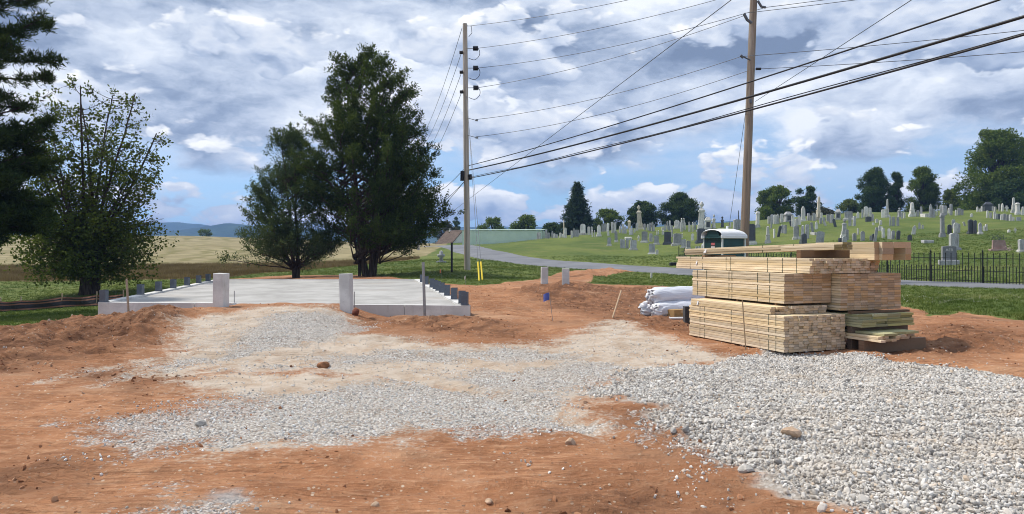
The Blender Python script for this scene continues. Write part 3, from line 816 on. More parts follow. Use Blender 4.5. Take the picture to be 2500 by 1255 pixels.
pier(847, 762, 15.9, .235, 668, 'square concrete pier beside the reddish stone at the end of the front kerb', -.03)
pier(1329, 706, 28.2, .26, 652, 'farther of the two concrete piers in the dark soil mound', .01)
pier(1381, 720, 25.6, .25, 656, 'nearer of the two concrete piers in the dark soil mound', 0)
# stakes and rods round the slab
def rod(name, mat, a_, b_, r, label, cat, n=8, flat=False):
    a_ = Vector(a_); b_ = Vector(b_)
    mb = MB()
    if flat:
        L = (b_ - a_).length; mb.box(-r, r, -r * .45, r * .45, 0, L * .97).box(-r * .98, r * .98, -r * .44, r * .44, L * .97 + .0005, L, taper=.6)
        o = mb.build(name, mat, None, loc=a_); o.rotation_mode = 'QUATERNION'; o.rotation_quaternion = (b_ - a_).to_track_quat('Z', 'Y')
    else:
        mb.tube([(0, 0, 0), (b_ - a_) * .5, b_ - a_], r, n)
        o = mb.build(name, mat, None, loc=a_)
    return tag(o, label, cat)
rod('grade_stake', STAKE, P(315, 786, 16.6), P(309, 681, 16.6), .028, 'tall pale leaning stake in front of the left kerb wall', 'stake', flat=True)
rod('steel_pipe', GALV, P(1037, 772, 16.2), P(1033, 640, 16.2), .032, 'tall grey steel pipe standing against the front kerb wall', 'pipe')
rod('rebar_rod', GALV, P(557, 746, 17.0), P(556, 708, 17.0), .010, 'thin steel rod close beside the left concrete pier', 'rod', 6)
rod('rebar_rod', GALV, P(572, 746, 17.2), P(572, 710, 17.2), .010, 'thin steel rod standing free on the slab edge by the ramp', 'rod', 6)
rod('rebar_rod', GALV, P(865, 752, 16.2), P(865, 712, 16.2), .010, 'thin steel rod above the reddish stone by the pier', 'rod', 6)
rod('wooden_stake', STAKE, G(1493, 778) + Vector((0, 0, -.05)), G(1493, 778) + Vector((.23, .1, .62)), .02, 'leaning bare wooden stake in open soil left of the white rolls', 'stake', flat=True)
rod('wooden_stake', STAKE, Vector((3.62, 11.45, -.02)), Vector((3.62, 11.62, .76)), .009, 'thin wooden stake leaning against the long side of the lumber', 'stake', flat=True)
# flags
def flag(px, by, h, col, label, lean=.05, w=.10, fh=.10):
    g = G(px, by); e = empty('marker_flag', g, 0, label, 'flag', 'small survey flags')
    m = simple('flag_' + str(px), col, .6)
    MB().tube([(0, 0, -.05), (lean * .5, 0, h * .5), (lean, 0, h)], .006, 5).build('wire', GALV, e)
    vs = []; fs = []
    for i in range(6):
        for k in (0, 1): vs.append((lean - i / 5 * w, .02 * math.sin(i * 1.4), h - k * fh - .02 * i / 5 * i * .4))
    for i in range(5): fs.append((2 * i, 2 * i + 2, 2 * i + 3, 2 * i + 1))
    vs2 = [(x, y + .004, z) for x, y, z in vs]
    MB().add(vs + vs2, fs + [tuple(j + 12 for j in f[::-1]) for f in fs] + [(0, 1, 13, 12), (10, 22, 23, 11)]).build('cloth', m, e)
flag(1350, 784, .60, (.10, .14, .45), 'blue marker flag drooping on a wire in brown soil', -.08, .12, .16)
flag(1077, 681, .42, (.75, .25, .12), 'tiny orange flag in grass behind the bracket row', 0, .06, .16)
flag(1137, 696, .36, (.7, .7, .6), 'tiny white flag where the grass meets the red soil', 0, .05, .12)
flag(1588, 688, .42, (.78, .78, .74), 'white drooping flag in the grass strip behind the white rolls', .09, .09, .22)
# reddish stone at pier
def rock(loc, size, mat, label, seed, name='rock'):
    rr = np.random.default_rng(seed); bm = bmesh.new(); bmesh.ops.create_icosphere(bm, subdivisions=2, radius=1)
    ax = [Vector(rr.normal(size=3)).normalized() for _ in range(7)]; cut = rr.uniform(.55, .9, 7)
    for w in bm.verts:
        for a_, c_ in zip(ax, cut):
            d_ = w.co.dot(a_)
            if d_ > c_: w.co -= a_ * (d_ - c_)
        w.co = Vector((w.co.x * size[0], w.co.y * size[1], w.co.z * size[2]))
    me = bpy.data.meshes.new(name); bm.to_mesh(me); bm.free()
    o = obj(name, me, mat, None, loc, (0, 0, seed)); return tag(o, label, 'rock')
BRICKRED = simple('red_stone', (.16, .055, .035), .9, .2, 0, .3, 12, .5)
CLAYR = simple('clay_lump', (.27, .13, .068), .95, .1, 0, .3, 12, .6)
SANDST = simple('sand_stone', (.46, .33, .23), .9, .2, 0, .25, 14, .5)
GREYST = simple('grey_stone', (.42, .40, .37), .9, .2, 0, .25, 14, .5)
g = P(869, 757, 15.6); rock((g.x, g.y, ground_z(g.x, g.y) + .06), (.09, .09, .10), BRICKRED, 'reddish brown stone leaning at the foot of the concrete pier', 3)
for (px, py, s, m, lb) in ((1931, 1083, .085, SANDST, 'orange tinted stone, largest on the white gravel bed'), (1392, 1085, .06, SANDST, 'tan stone on red clay between the two gravel areas'),
                           (915, 1235, .034, SANDST, 'small tan stone on clay near the bottom edge'), (1193, 1217, .030, SANDST, 'small pale stone alone on clay at the bottom'),
                           (490, 1043, .065, GREYST, 'grey lump of broken stone in the small gravel patch'), (790, 892, .11, CLAYR, 'small heap of brown soil and stone on the pale dust'),
                           (1822, 1166, .06, GREYST, 'white stone at the ragged lower edge of the gravel bed')):
    g = G(px, py); rock((g.x, g.y, ground_z(g.x, g.y) + s * .25), (s, s * .8, s * .62), m, lb, int(px) % 50)

# ------------------------------------------------------------------ lumber
LO = Vector((4.03, 10.95, 0)); LA = math.atan2(.35, .937)
def lpos(u, v, z, ang=LA): return LO + Vector((.937 * u - .35 * v, .35 * u + .937 * v, z))
board_cache = {}
def board_mesh(w, th, L, mat):
    key = (w, th, round(L, 2), mat.name)
    if key not in board_cache:
        b = .003
        mb = MB()
        prof = [(b, 0), (w - b, 0), (w, b), (w, th - b), (w - b, th), (b, th), (0, th - b), (0, b)]
        mb.prism(prof, 0, L); me = mb.mesh('board'); me.materials.append(mat); board_cache[key] = me
    return board_cache[key]
def bundle(label, u0, v0, z0, cols, rows, w, th, L, mat, jit=.015, rz=LA, skip=None, vshift=None, lab_group='stacked lumber bundles', tilt=0., name='lumber_bundle', colw=None, gapx=.0008):
    e = empty(name, lpos(u0, v0, z0), rz, label, 'lumber', lab_group); e.rotation_euler = (tilt, 0, rz)
    lr = random.Random(hash(label) % 9999 if False else len(label) * 31 + cols)
    for r in range(rows):
        ro = lr.uniform(-.004, .004)
        for c in range(cols):
            if skip and skip(c, r): continue
            dv = lr.gauss(0, jit); dv = max(-3 * jit, min(3 * jit, dv))
            if vshift: dv += vshift(c, r)
            cw = colw[c] if colw else w
            x = (sum(colw[:c]) if colw else c * w) + ro + lr.uniform(-.0015, .0015)
            obj('board', board_mesh(cw - .0030, th - .0034, L, mat), None, e, (x, dv, r * th), (0, lr.uniform(-.002, .002), lr.uniform(-.0012, .0012)))
    return e
def strap(e, x0, x1, z0, z1, y, lean=0.):
    tk = .0025; w = .009
    M = Matrix.Translation((0, y, 0)) @ Matrix.Shear('XZ', 4, (0, 0)) 
    mb = MB()
    mb.box(x0 - tk, x0 - .0005, -w / 2, w / 2, z0 - tk, z1 + tk).box(x1 + .0005, x1 + tk, -w / 2, w / 2, z0 - tk, z1 + tk).box(x0 - tk + .0002, x1 + tk - .0002, -w / 2 + .0005, w / 2 - .0005, z1 + .0006, z1 + tk + .001)
    o = mb.build('strap', STRAP, e, loc=(0, y, 0)); o.rotation_euler = (lean, 0, 0)
def tag_paper(e, x, y, z, w=.05, h=.07):
    vs = []; fs = []
    for i in range(4):
        for k in range(3): vs.append((x - .004 - .006 * math.sin(i * 1.3 + k), y + (k - 1) * w / 2, z - h / 2 + h * i / 3))
    for i in range(3):
        for k in range(2): fs.append((i * 3 + k, i * 3 + k + 1, i * 3 + k + 4, i * 3 + k + 3))
    vs += [(a_ - .001, b_, c_) for a_, b_, c_ in vs]
    fs += [tuple(j + 12 for j in f[::-1]) for f in fs]
    MB().add(vs, fs).build('paper_tag', PAPER, e)
T = .0385
def dunnage(u, v, z, L, h=.03, label='', along_u=True, mat=None, w=.07):
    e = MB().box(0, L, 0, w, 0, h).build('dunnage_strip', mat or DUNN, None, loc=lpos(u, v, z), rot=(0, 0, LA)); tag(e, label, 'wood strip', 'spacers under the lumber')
for k, v_ in enumerate((.25, 1.2, 2.15)):
    dunnage(.02, v_, -.03, 1.12, .055, ('nearest', 'middle', 'farthest')[k] + ' of the spacer strips under the lowest stud bundle')
A_ = bundle('large bundle of short pale studs on the ground, woven ends facing the gravel', 0, 0, .027, 13, 14, .089, T, 2.44, PINE, .012)
for y in (.18, .34, 1.25, 1.98, 2.12): strap(A_, 0, 13 * .089, 0, 14 * T + .003, y, .0)
A2 = bundle('set back layers of studs lying on top of the lowest bundle', .0, .30, .027 + 14 * T + .002, 12, 3, .0915, T, 2.1, PINE, .02)
tag_paper(A2, -.002, 1.88, .05)
zB = .027 + 17 * T + .036
for k, v_ in enumerate((.55, 1.5, 2.4)):
    dunnage(.32, v_, zB - .032, .88, .03, ('nearest', 'middle', 'farthest')[k] + ' of the spacer strips between lower and middle bundle', w=.04)
B_ = bundle('middle bundle of wide planks above the studs, strapped, dark shadow on its ends', .30, .35, zB, 5, 12, .184, T, 2.44, PINE2, .004)
for y in (.33, .62, 1.28, 1.36, 2.0, 2.28): strap(B_, 0, 5 * .184, 0, 12 * T, y)
C_ = bundle('thick bundle of brown square ended planks beside the middle bundle', 1.235, .17, .60, 9, 15, .139, T, 3.05, PINE2, .004)
for y in (.5, 1.6, 2.5): strap(C_, 0, 9 * .139, 0, 15 * T, y)
zE = zB + 12 * T + .006
E_ = bundle('long overhanging bundle of boards near the top with ragged ends', .637, .16, zE, 13, 6, .089, T, 3.66, PINE, .016, vshift=lambda c, r: .022 * math.sin(c * 2.1 + r * 1.3))
for y in (.30, .62, .98, 1.95, 2.08, 2.8, 3.2): strap(E_, 0, 13 * .089, 0, 6 * T, y)
tag_paper(E_, -.002, 2.98, .12)
Hh = bundle('small block of studs propping the upper timbers above the brown bundle', 1.83, .25, .60 + 15 * T + .003, 3, 5, .089, .0405, 2.44, PINE2, .02)
zG = .60 + 15 * T + .003 + 5 * .0405 + .003
G_ = bundle('three layers of heavy timbers sticking out at the upper end of the stack', 1.83, .02, zG, 4, 3, .2, .097, 1.25, PINE2, .004, colw=[.10, .235, .25, .125], vshift=lambda c, r: (.45 if (c == 2 and r < 2) else 0) + (.06 if c == 0 else 0))

# weathered timbers lying skewed on the very top
zF = zE + 6 * T
dunnage(.75, .5, zF + .001, 1.0, .128, 'short prop block nearest the camera below the topmost timbers', w=.09)
dunnage(.72, 3.0, zF + .001, .7, .030, 'thin prop strip far end below the topmost timbers', w=.09)
F1 = bundle('long weathered timbers lying skewed on the very top of the stack', 1.28, .18, zF + .137, 2, 3, .125, .040, 3.45, WEATH, .012, rz=R(31), tilt=R(-1.75), lab_group='topmost timbers')
strap(F1, 0, .25, 0, .12, .9); strap(F1, 0, .25, 0, .12, 1.55)
tag_paper(F1, -.002, 2.9, .06, .07, .07)
F2 = bundle('short grey timber lying beside the topmost long timbers', 1.08, .14, zF + .134, 1, 2, .19, .042, 1.0, WEATH, .004, rz=R(31), tilt=R(-1.5), lab_group='topmost timbers')
# green treated boards below the brown bundle
dunnage(1.26, -.02, .565, 1.2, .033, 'near spacer strip between green boards and brown bundle', w=.07)
dunnage(1.26, 1.6, .565, 1.2, .033, 'far spacer strip between green boards and brown bundle', w=.07)
D_ = bundle('green treated planks lying below the brown bundle', 1.27, -.16, .37, 4, 5, .286, T, 3.6, TREAT, .03, vshift=lambda c, r: (0 if r > 2 else -.04 * (c == 0)))
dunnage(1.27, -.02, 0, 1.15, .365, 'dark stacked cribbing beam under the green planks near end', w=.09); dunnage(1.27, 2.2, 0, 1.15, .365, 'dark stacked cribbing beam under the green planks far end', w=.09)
D2 = bundle('low row of pale short boards poking out in front of the green planks', 1.22, -.50, .19, 11, 2, .094, .04, 1.25, PINE, .05, rz=LA + .03, vshift=lambda c, r: -.10 + .028 * c, skip=lambda c, r: (c in (3, 8)) and r == 1)
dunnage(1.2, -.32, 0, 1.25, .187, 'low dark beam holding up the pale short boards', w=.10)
D3 = bundle('two pale green planks lying flat on the pale short boards', 1.36, -.44, .19 + .081, 3, 1, .286, T, 1.35, TREAT, .0, rz=LA + .05, vshift=lambda c, r: (-.10 if c == 0 else 0))

# ------------------------------------------------------------------ white rolls, box
FILM, t = new_mat('white_film')
tc = t.n('ShaderNodeTexCoord'); v = tc.outputs['Object']
wr = t.noise(t.vmath('MULTIPLY', v, (7, 1.5, 7)), 1.0, 4, .6, .6)
finish(t, t.mix(t.ramp(wr, .35, .7), (.62, .65, .72), (.84, .86, .89)), .25, t.bump(wr, .8, .05), .5)
def roll(loc, rz, L, r, label, seed):
    rr = np.random.default_rng(seed); n = 28; mb = MB(); rings = []
    prof = [(-.16, .35), (-.13, .78), (-.08, .92), (0, 1.0)] + [(L * k / 7, 1.0) for k in range(1, 7)] + [(L, 1.0), (L + .07, .85), (L + .12, .4)]
    vs = []; fs = []
    for i, (y, f) in enumerate(prof):
        for k in range(n):
            th = 2 * math.pi * k / n; q = r * f * (1 + .03 * rr.normal() + .035 * math.sin(3 * th + i * .4))
            z = q * math.sin(th)
            if z < -r * .8: z = -r * .8
            yy = y + (.05 * rr.normal() if f < 1 else 0)
            vs.append((q * math.cos(th), yy, z + r * .8))
    for i in range(len(prof) - 1):
        for k in range(n): fs.append((i * n + k, i * n + (k + 1) % n, (i + 1) * n + (k + 1) % n, (i + 1) * n + k))
    fs.append(tuple(range(n))[::-1]); fs.append(tuple((len(prof) - 1) * n + k for k in range(n)))
    mb.add(vs, fs, True)
    o = mb.build('plastic_roll', FILM, None, loc=loc, rot=(0, 0, rz)); return tag(o, label, 'roll', 'white wrapped rolls')
g = P(1612, 772, 17.0); z0 = ground_z(g.x, g.y)
RA = R(-63)
roll((g.x + .0, g.y - .05, z0 - .01), RA, 1.25, .20, 'lower front white plastic wrapped roll behind the cardboard box', 5)
roll((g.x - .22, g.y + .36, z0 - .01), RA, 1.25, .20, 'lower rear white wrapped roll half hidden with crumpled end', 6)
roll((g.x - .08, g.y + .17, z0 + .28), RA, 1.3, .215, 'uppermost white plastic wrapped roll lying on two others', 7)
CARD = simple('cardboard', (.36, .23, .10), .85, .2, 0, .1, 6)
g = G(1655, 775); bx_ = empty('cardboard_box', (g.x, g.y, ground_z(g.x, g.y)), R(28), 'brown cardboard box beside the white rolls', 'box')
MB().box(-.22, .26, -.14, .14, 0, .17, bev=.006).build('carton', CARD, bx_)
MB().box(-.03, .03, -.1415, .1415, .1, .1718).build('tape', simple('tape', (.45, .33, .18), .4), bx_)
g = G(1668, 781); o = MB().tube([(-.32, .05, .03), (0, 0, .03), (.35, -.03, .03)], .03, 10).build('white_pipe', WHITEP, None, loc=(g.x, g.y, ground_z(g.x, g.y)), rot=(0, 0, R(20))); tag(o, 'short white pipe lying on soil before the cardboard box', 'pipe')
g = P(1678, 752, 15.6); o = MB().box(-.09, .09, -.1, .1, 0, .2, bev=.008).build('dark_crate', simple('dark_grey_plastic', (.06, .065, .07), .5), None, loc=(g.x + .02, g.y, ground_z(g.x, g.y) + .17)); o.location.z = ground_z(g.x, g.y); o.scale = (1, 1, 1.75); tag(o, 'dark grey carton end between rolls and lumber', 'carton')

# ------------------------------------------------------------------ silt fence
SILT, t = new_mat('silt_fabric')
tc = t.n('ShaderNodeTexCoord'); zc = t.n('ShaderNodeSeparateXYZ', ins={0: t.n('ShaderNodeUVMap').outputs[0]}).outputs[1]
base = t.mix(t.ramp(t.noise(tc.outputs['Object'], 3, 4), .3, .7), (.018, .018, .022), (.035, .033, .038))
def band(c0, hw): return t.ramp(t.math('ABSOLUTE', t.math('SUBTRACT', zc, c0)), hw, hw + .02, 1, 0)
bs = t.math('MAXIMUM', t.math('MAXIMUM', band(.93, .05), band(.70, .05)), band(.24, .05))
finish(t, t.mix(bs, base, (.26, .12, .08)), .7, None, .3)
sil_p = []
for px, by, d in ((-420, 790, 25.5), (-200, 778, 25), (-60, 770, 24.4), (0, 765, 24.2), (50, 757, 24.0), (150, 752, 23.8), (235, 745, 23.4), (300, 738, 23.0)):
    q = P(px, by, d); sil_p.append((q.x, q.y, ground_z(q.x, q.y)))
sf = empty('silt_fence', sil_p[0], 0, 'low black silt fence with reddish stripes sagging between stakes', 'fence')
so = Vector(sil_p[0]); cv = catmull(sil_p, 8); vs = []; fs = []; uvs = []
HF = .38
for i, q in enumerate(cv):
    s_ = (i % 8) / 8; sag = .035 * math.sin(math.pi * s_)
    for k in range(6):
        w_ = k / 5; vs.append((q[0] - so.x, q[1] - so.y + .05 * math.sin(i * .9 + w_ * 3), ground_z(q[0], q[1]) - so.z - .03 + (HF - sag) * w_)); uvs.append((i / 8, w_))
n_ = len(cv)
for i in range(n_ - 1):
    for k in range(5): fs.append((i * 6 + k, (i + 1) * 6 + k, (i + 1) * 6 + k + 1, i * 6 + k + 1))
sm = bpy.data.meshes.new('fabric'); sm.from_pydata(vs, [], fs); ul = sm.uv_layers.new(name='UVMap')
for l in sm.loops: ul.data[l.index].uv = uvs[l.vertex_index]
so_ = obj('fabric', sm, SILT, sf); md = so_.modifiers.new('thick', 'SOLIDIFY'); md.thickness = .006
for q in sil_p: MB().box(-.014, .014, -.014, .014, -.1, HF + .09).build('stake', STAKE, sf, loc=(q[0] - so.x, q[1] - so.y + .03, ground_z(q[0], q[1]) - so.z))

# ------------------------------------------------------------------ utility poles
POLEW, t = new_mat('pole_wood')
tc = t.n('ShaderNodeTexCoord'); v = tc.outputs['Object']
n = t.noise(t.vmath('MULTIPLY', v, (9, 9, .35)), 1.0, 6, .65, .3); n2 = t.noise(t.vmath('MULTIPLY', v, (30, 30, 1.2)), 1.0, 4, .6)
c = t.mix(t.ramp(n, .34, .68), (.20, .155, .115), (.36, .315, .265))
zc = t.n('ShaderNodeSeparateXYZ', ins={0: v}).outputs[2]
c = t.mix(t.math('MULTIPLY', t.ramp(zc, 7.5, 1.0), t.ramp(n, .40, .68)), c, (.27, .150, .080))
c = t.mix(t.ramp(n2, .56, .72, 0, .6), c, (.075, .055, .042))
finish(t, c, .9, t.bump(n2, .5, .01), .15)
POLEG, t = new_mat('grey_pole_wood')
tc = t.n('ShaderNodeTexCoord'); v = tc.outputs['Object']
n = t.noise(t.vmath('MULTIPLY', v, (9, 9, .35)), 1.0, 6, .65, .3); n2 = t.noise(t.vmath('MULTIPLY', v, (30, 30, 1.2)), 1.0, 4, .6)
c = t.mix(t.ramp(n, .34, .68), (.36, .32, .26), (.54, .50, .44)); c = t.mix(t.ramp(n2, .58, .74, 0, .6), c, (.10, .08, .065))
finish(t, c, .9, t.bump(n2, .5, .01), .15)
BLACK = simple('black_rubber', (.012, .012, .014), .5, .4)
WIREM = simple('aluminium_wire', (.13, .14, .16), .5, .4, .4)
CABLE = simple('black_cable', (.010, .011, .014), .45, .4)
def catenary(a_, b_, sag, n=28):
    a_ = Vector(a_); b_ = Vector(b_); out = []
    for i in range(n + 1):
        s = i / n; p = a_.lerp(b_, s); p.z -= sag * 4 * s * (1 - s); out.append(p)
    return out
def wire(pts, r, mat, label, group='overhead wires', name='power_line', n=5):
    o0 = Vector(pts[0]); mb = MB().tube([Vector(p) - o0 for p in pts], r, n)
    o = mb.build(name, mat, None, loc=o0); return tag(o, label, 'wire', group)

P1 = P(1141, 655, 40); P1.z = ground_z(P1.x, P1.y)
P2 = P(1813, 600, 31.5); P2.z = ground_z(P2.x, P2.y)
P0 = P(1021, 600, 84); P0.z = ground_z(P0.x, P0.y)
def zat(py, d): return EYE - (py - HORIZON) / FPX * d
def pole(base, top_z, rb, rt, lean, mat, label):
    e = empty('utility_pole', base, 0, label, 'pole', 'wooden utility poles')
    h = top_z - base.z
    pts = []; rad = []
    for i in range(9):
        s = i / 8; pts.append((lean * s, 0, -.3 + (h + .3) * s)); rad.append(rb + (rt - rb) * s)
    MB().tube(pts, rad, 14).build('post', mat, e)
    return e
top1 = zat(58, 40); lean1 = -.13
e1 = pole(P1, top1, .175, .125, lean1, POLEG, 'grey wooden utility pole with three black insulators beside the cedars')
def p1(z, dx=0., dy=-.15): return Vector((P1.x + lean1 * (z - P1.z) / (top1 - P1.z) + dx, P1.y + dy, z))
top2 = 13.9; lean2 = .44 * (top2 / 11.5)
e2 = pole(P2, top2, .195, .145, lean2, POLEW, 'brown wooden utility pole rising behind the portable toilet')
def p2(z, dx=0., dy=-.2): return Vector((P2.x + lean2 * (z - P2.z) / (top2 - P2.z) + dx, P2.y + dy, z))
top0 = zat(338, 84)
e0 = pole(P0, top0, .18, .13, 0, POLEG, 'distant utility pole mostly hidden behind the big cedar')
def p0(z, dx=0.): return Vector((P0.x + dx, P0.y - .15, z))
# fittings of the first pole
def fit(e, base, mb, name, mat): return mb.build(name, mat, e)
def rel(e, p): return Vector(p) - Vector(e.location)
for k, py in enumerate((120, 168, 216)):
    z = zat(py, 40); a_ = rel(e1, p1(z, .13)); s = .62
    MB().tube([a_, a_ + Vector((.30, 0, 0))], .018, 6).build('insulator_rod', GALV, e1)
    ins = MB()
    for q in range(5): 
        x = .30 + q * .055; ins.tube([a_ + Vector((x, 0, 0)), a_ + Vector((x + .028, 0, 0))], [.135, .135], 12).tube([a_ + Vector((x + .028, 0, 0)), a_ + Vector((x + .055, 0, 0))], [.11, .11], 12)
    ins.build('insulator', BLACK, e1)
    lp = [a_ + Vector((.58, 0, 0)), a_ + Vector((.66, 0, -.18)), a_ + Vector((.62, 0, -.42)), a_ + Vector((.38, 0, -.62)), a_ + Vector((.05, 0, -.52))]
    MB().tube([Vector(q) for q in catmull(lp, 5)], .016, 6).build('jumper_wire', CABLE, e1)
    ins2 = MB().tube([rel(e1, p1(z - .22, -.12)), rel(e1, p1(z - .22, -.30))], .09, 10); ins2.build('rear_insulator', BLACK, e1)
for py in (293, 335):
    z = zat(py, 40); a_ = rel(e1, p1(z, .1)); MB().tube([a_ + Vector((0, 0, .08)), a_ + Vector((.45, 0, -.04))], .016, 6).tube([a_ + Vector((.42, 0, -.04)), a_ + Vector((.56, 0, -.05))], .05, 8).build('dead_end', GALV, e1)
z = zat(432, 40); MB().tube([rel(e1, p1(z + .12, .2)), rel(e1, p1(z - .16, .22))], .10, 10).tube([rel(e1, p1(z + .3, -.2)), rel(e1, p1(z - .22, -.22))], .11, 10).build('cable_clamp', BLACK, e1)
MB().tube([rel(e1, p1(top1 - .15, .1)), rel(e1, p1(top1 - .18, .35)), rel(e1, p1(top1 - .55, .38)), rel(e1, p1(top1 - .75, .2))], .014, 6).build('jumper_wire', CABLE, e1)
stp = MB()
for k in range(7): stp.box(-.01, .01, -.16, -.10, 0, .05, M=Matrix.Translation(rel(e1, p1(top1 - .8 - k * .85, 0, 0))))
stp.build('hardware', GALV, e1)
MB().tube([rel(e2, p2(zat(6, 31.5), .12)), rel(e2, p2(zat(20, 31.5), .28)), rel(e2, p2(zat(22, 31.5), .46))], .055, 8).build('insulator_bracket', STEEL, e2)
MB().tube([rel(e2, p2(zat(60, 31.5), -.1)), rel(e2, p2(zat(52, 31.5), -.3)), rel(e2, p2(zat(38, 31.5), -.44))], .065, 8).build('insulator_bracket', STEEL, e2)
MB().tube([rel(e2, p2(zat(150, 31.5), -.1)), rel(e2, p2(zat(141, 31.5), -.42))], .03, 8).tube([rel(e2, p2(zat(144, 31.5), -.40)), rel(e2, p2(zat(138, 31.5), -.52))], .06, 8).build('side_bracket', STEEL, e2)
MB().tube([rel(e2, p2(zat(171, 31.5), .15)), rel(e2, p2(zat(171, 31.5), .36))], .055, 8).build('knob_insulator', BLACK, e2)
MB().tube([rel(e2, p2(zat(244, 31.5), -.02, -.17)), rel(e2, p2(zat(254, 31.5), .0, -.17))], .055, 8).build('guy_clamp', STEEL, e2)
# spans between the poles, then on to the next pole out of frame
ydist = 31.5
spans = [(66, -75, .30), (120, -26, .30), (168, 22, .34), (216, 42, .34), (293, 141, .36), (335, 175, .38)]
words = ['topmost', 'second highest', 'third highest', 'fourth highest', 'fifth highest', 'sixth highest']
FAR = Vector((P2.x + 25, P2.y - 16.2, 0))
off_x = [.15, .15, .46, -.44, -.5, -.15]; off_r = [.15, .15, .46, -.44, -.5, .36]; off1 = [.12, .62, .62, .62, .55, .55]
for k, (ya, yb_, sag) in enumerate(spans):
    a_ = p1(zat(ya, 40), off1[k]); b_ = p2(zat(yb_, ydist), off_x[k])
    wire(catenary(a_, b_, sag), .013, WIREM, words[k] + ' thin wire running between the two wooden poles')
    if k in (2, 3, 4, 5):
        c_ = p2(zat((22, 36, 141, 171)[k - 2], ydist), off_r[k]); zend = c_.z + (.1, -.1, .0, .9)[k - 2] * 0
        wire(catenary(c_, Vector((FAR.x, FAR.y, c_.z + (.2, .0, -.2, -.75)[k - 2])), .45), .013, WIREM, ('highest', 'second', 'third', 'lowest')[k - 2] + ' thin wire leaving the brown pole towards the picture edge')
    b0 = p0(top0 - .4 - k * 1.2, .0)
    if k < 4: wire(catenary(p1(zat(ya, 40) - .1, -.15), b0, .9), .014, WIREM, words[k] + ' wire dropping from the grey pole behind the cedar')
# low thick cables coming over the camera side
for k, (ya, x1_, y1_, r_) in enumerate(((405, 2180, 0, .019), (416, 2373, 0, .030), (436, 2466, 0, .022))):
    a_ = p1(zat(ya, 40), .15)
    sl = (y1_ - ya) / (x1_ - 1143.0); d_ = 12.0; b_ = P(2700, ya + sl * (2700 - 1143), d_)
    dirn = b_ - a_; b2 = a_ + dirn * 1.75; b2.z = b_.z + .25
    wire(catenary(a_, b2, .55, 40), r_, CABLE, ('upper', 'middle and thickest', 'lower')[k] + ' black cable sweeping from grey pole to the upper picture edge', 'black telephone cables', 'cable', 6)
    if k == 2:
        wire([p + Vector((0, 0, .045 + .02 * math.sin(i * .8))) for i, p in enumerate(catenary(a_, b2, .55, 40))], .012, CABLE, 'thin support strand clinging to the lower black cable', 'black telephone cables', 'cable', 6)
    wire(catenary(p1(zat(ya + (10, 30, 10)[k], 40), -.15), p0(zat((470, 500, 520)[k], 84)), .8), .016, CABLE, ('upper', 'middle', 'lower')[k] + ' dark cable dropping from grey pole behind the cedar', 'black telephone cables', 'cable')
a_ = P(1021, 580, 83.5); b_ = P(1785, 0, 20); b2 = a_ + (b_ - a_) * 1.25
wire([a_, a_.lerp(b2, .5), b2], .012, WIREM, 'thin straight wire slanting steeply across the sky between both poles')
a_ = p2(zat(250, ydist), .18); b_ = P(2225, 0, 18); b2 = a_ + (b_ - a_) * 1.5
wire([a_, a_.lerp(b2, .5), b2], .011, WIREM, 'thin wire slanting up from the middle of the brown pole')
# guys
ga = P(1170, 697, 31.2); ga.z = ground_z(ga.x, ga.y); gb = P(1178, 694, 31.6); gb.z = ground_z(gb.x, gb.y)
YEL = simple('yellow_plastic', (.80, .60, .02), .45, .4, 0, .05)
for k, (g_, py) in enumerate(((ga, 212), (gb, 236))):
    a_ = p1(zat(py, 40), .05)
    wire([a_, g_.lerp(a_, .5), g_], .010, WIREM, ('first', 'second')[k] + ' steel guy wire from grey pole down to its yellow guard', 'guy wires', 'guy_wire')
    d_ = (a_ - g_).normalized()
    o = MB().tube([g_ - d_ * .15, g_ + d_ * .5, g_ + d_ * 1.02], .038, 10).build('guy_guard', YEL); tag(o, ('taller left', 'shorter right')[k] + ' yellow plastic guard tube at the foot of a guy wire', 'guard tube', 'yellow guards')
a_ = p2(zat(268, ydist), -.2); b_ = P(1762, 640, 38.5); b_.z = ground_z(b_.x, b_.y)
wire([a_, a_.lerp(b_, .5), b_], .010, WIREM, 'steel guy wire slanting down left from the brown pole', 'guy wires', 'guy_wire')
# black sign post and tiny stone at left of grey pole
g = G(1103, 666); o = MB().box(-.05, .05, -.05, .05, -.1, 1.52).box(-.056, .056, -.056, .056, 1.52, 1.56).build('black_post', BLACK, None, loc=g); tag(o, 'plain black square post in the grass left of the grey pole', 'post')

# ------------------------------------------------------------------ portable toilet
TEAL = simple('teal_plastic', (.006, .060, .062), .38, .5, 0, .15, 4)
TEALD = simple('dark_teal_plastic', (.008, .040, .042), .4, .5, 0, .15, 4)
ROOFW = simple('white_roof_plastic', (.80, .82, .83), .3, .5, 0, .03, 3)
TRIM = simple('pale_trim', (.62, .68, .68), .4, .5, 0, .05, 5)
SIGNR = simple('sign_red', (.45, .12, .13), .6); SIGNW = simple('sign_pale', (.60, .55, .55), .6)
pt = P(1768, 640, 30.2); pz = ground_z(pt.x, pt.y)
e = empty('portable_toilet', (pt.x, pt.y, pz), R(23), 'dark teal portable toilet with white domed roof behind the lumber', 'portable toilet')
w2, d2 = .56, .58; Hh_ = 2.02
MB().box(-w2, w2, -d2, d2, 0, .14).build('skid', simple('grey_plastic', (.2, .2, .2), .6), e)
MB().box(-w2 + .03, w2 - .03, -d2 + .03, d2 - .03, .14, Hh_).build('wall', TEAL, e)
for sx in (-1, 1):
    for sy in (-1, 1): MB().box(sx * w2 - .028, sx * w2 + .028, sy * d2 - .028, sy * d2 + .028, .14, Hh_ - .0).build('corner_post', TRIM, e)
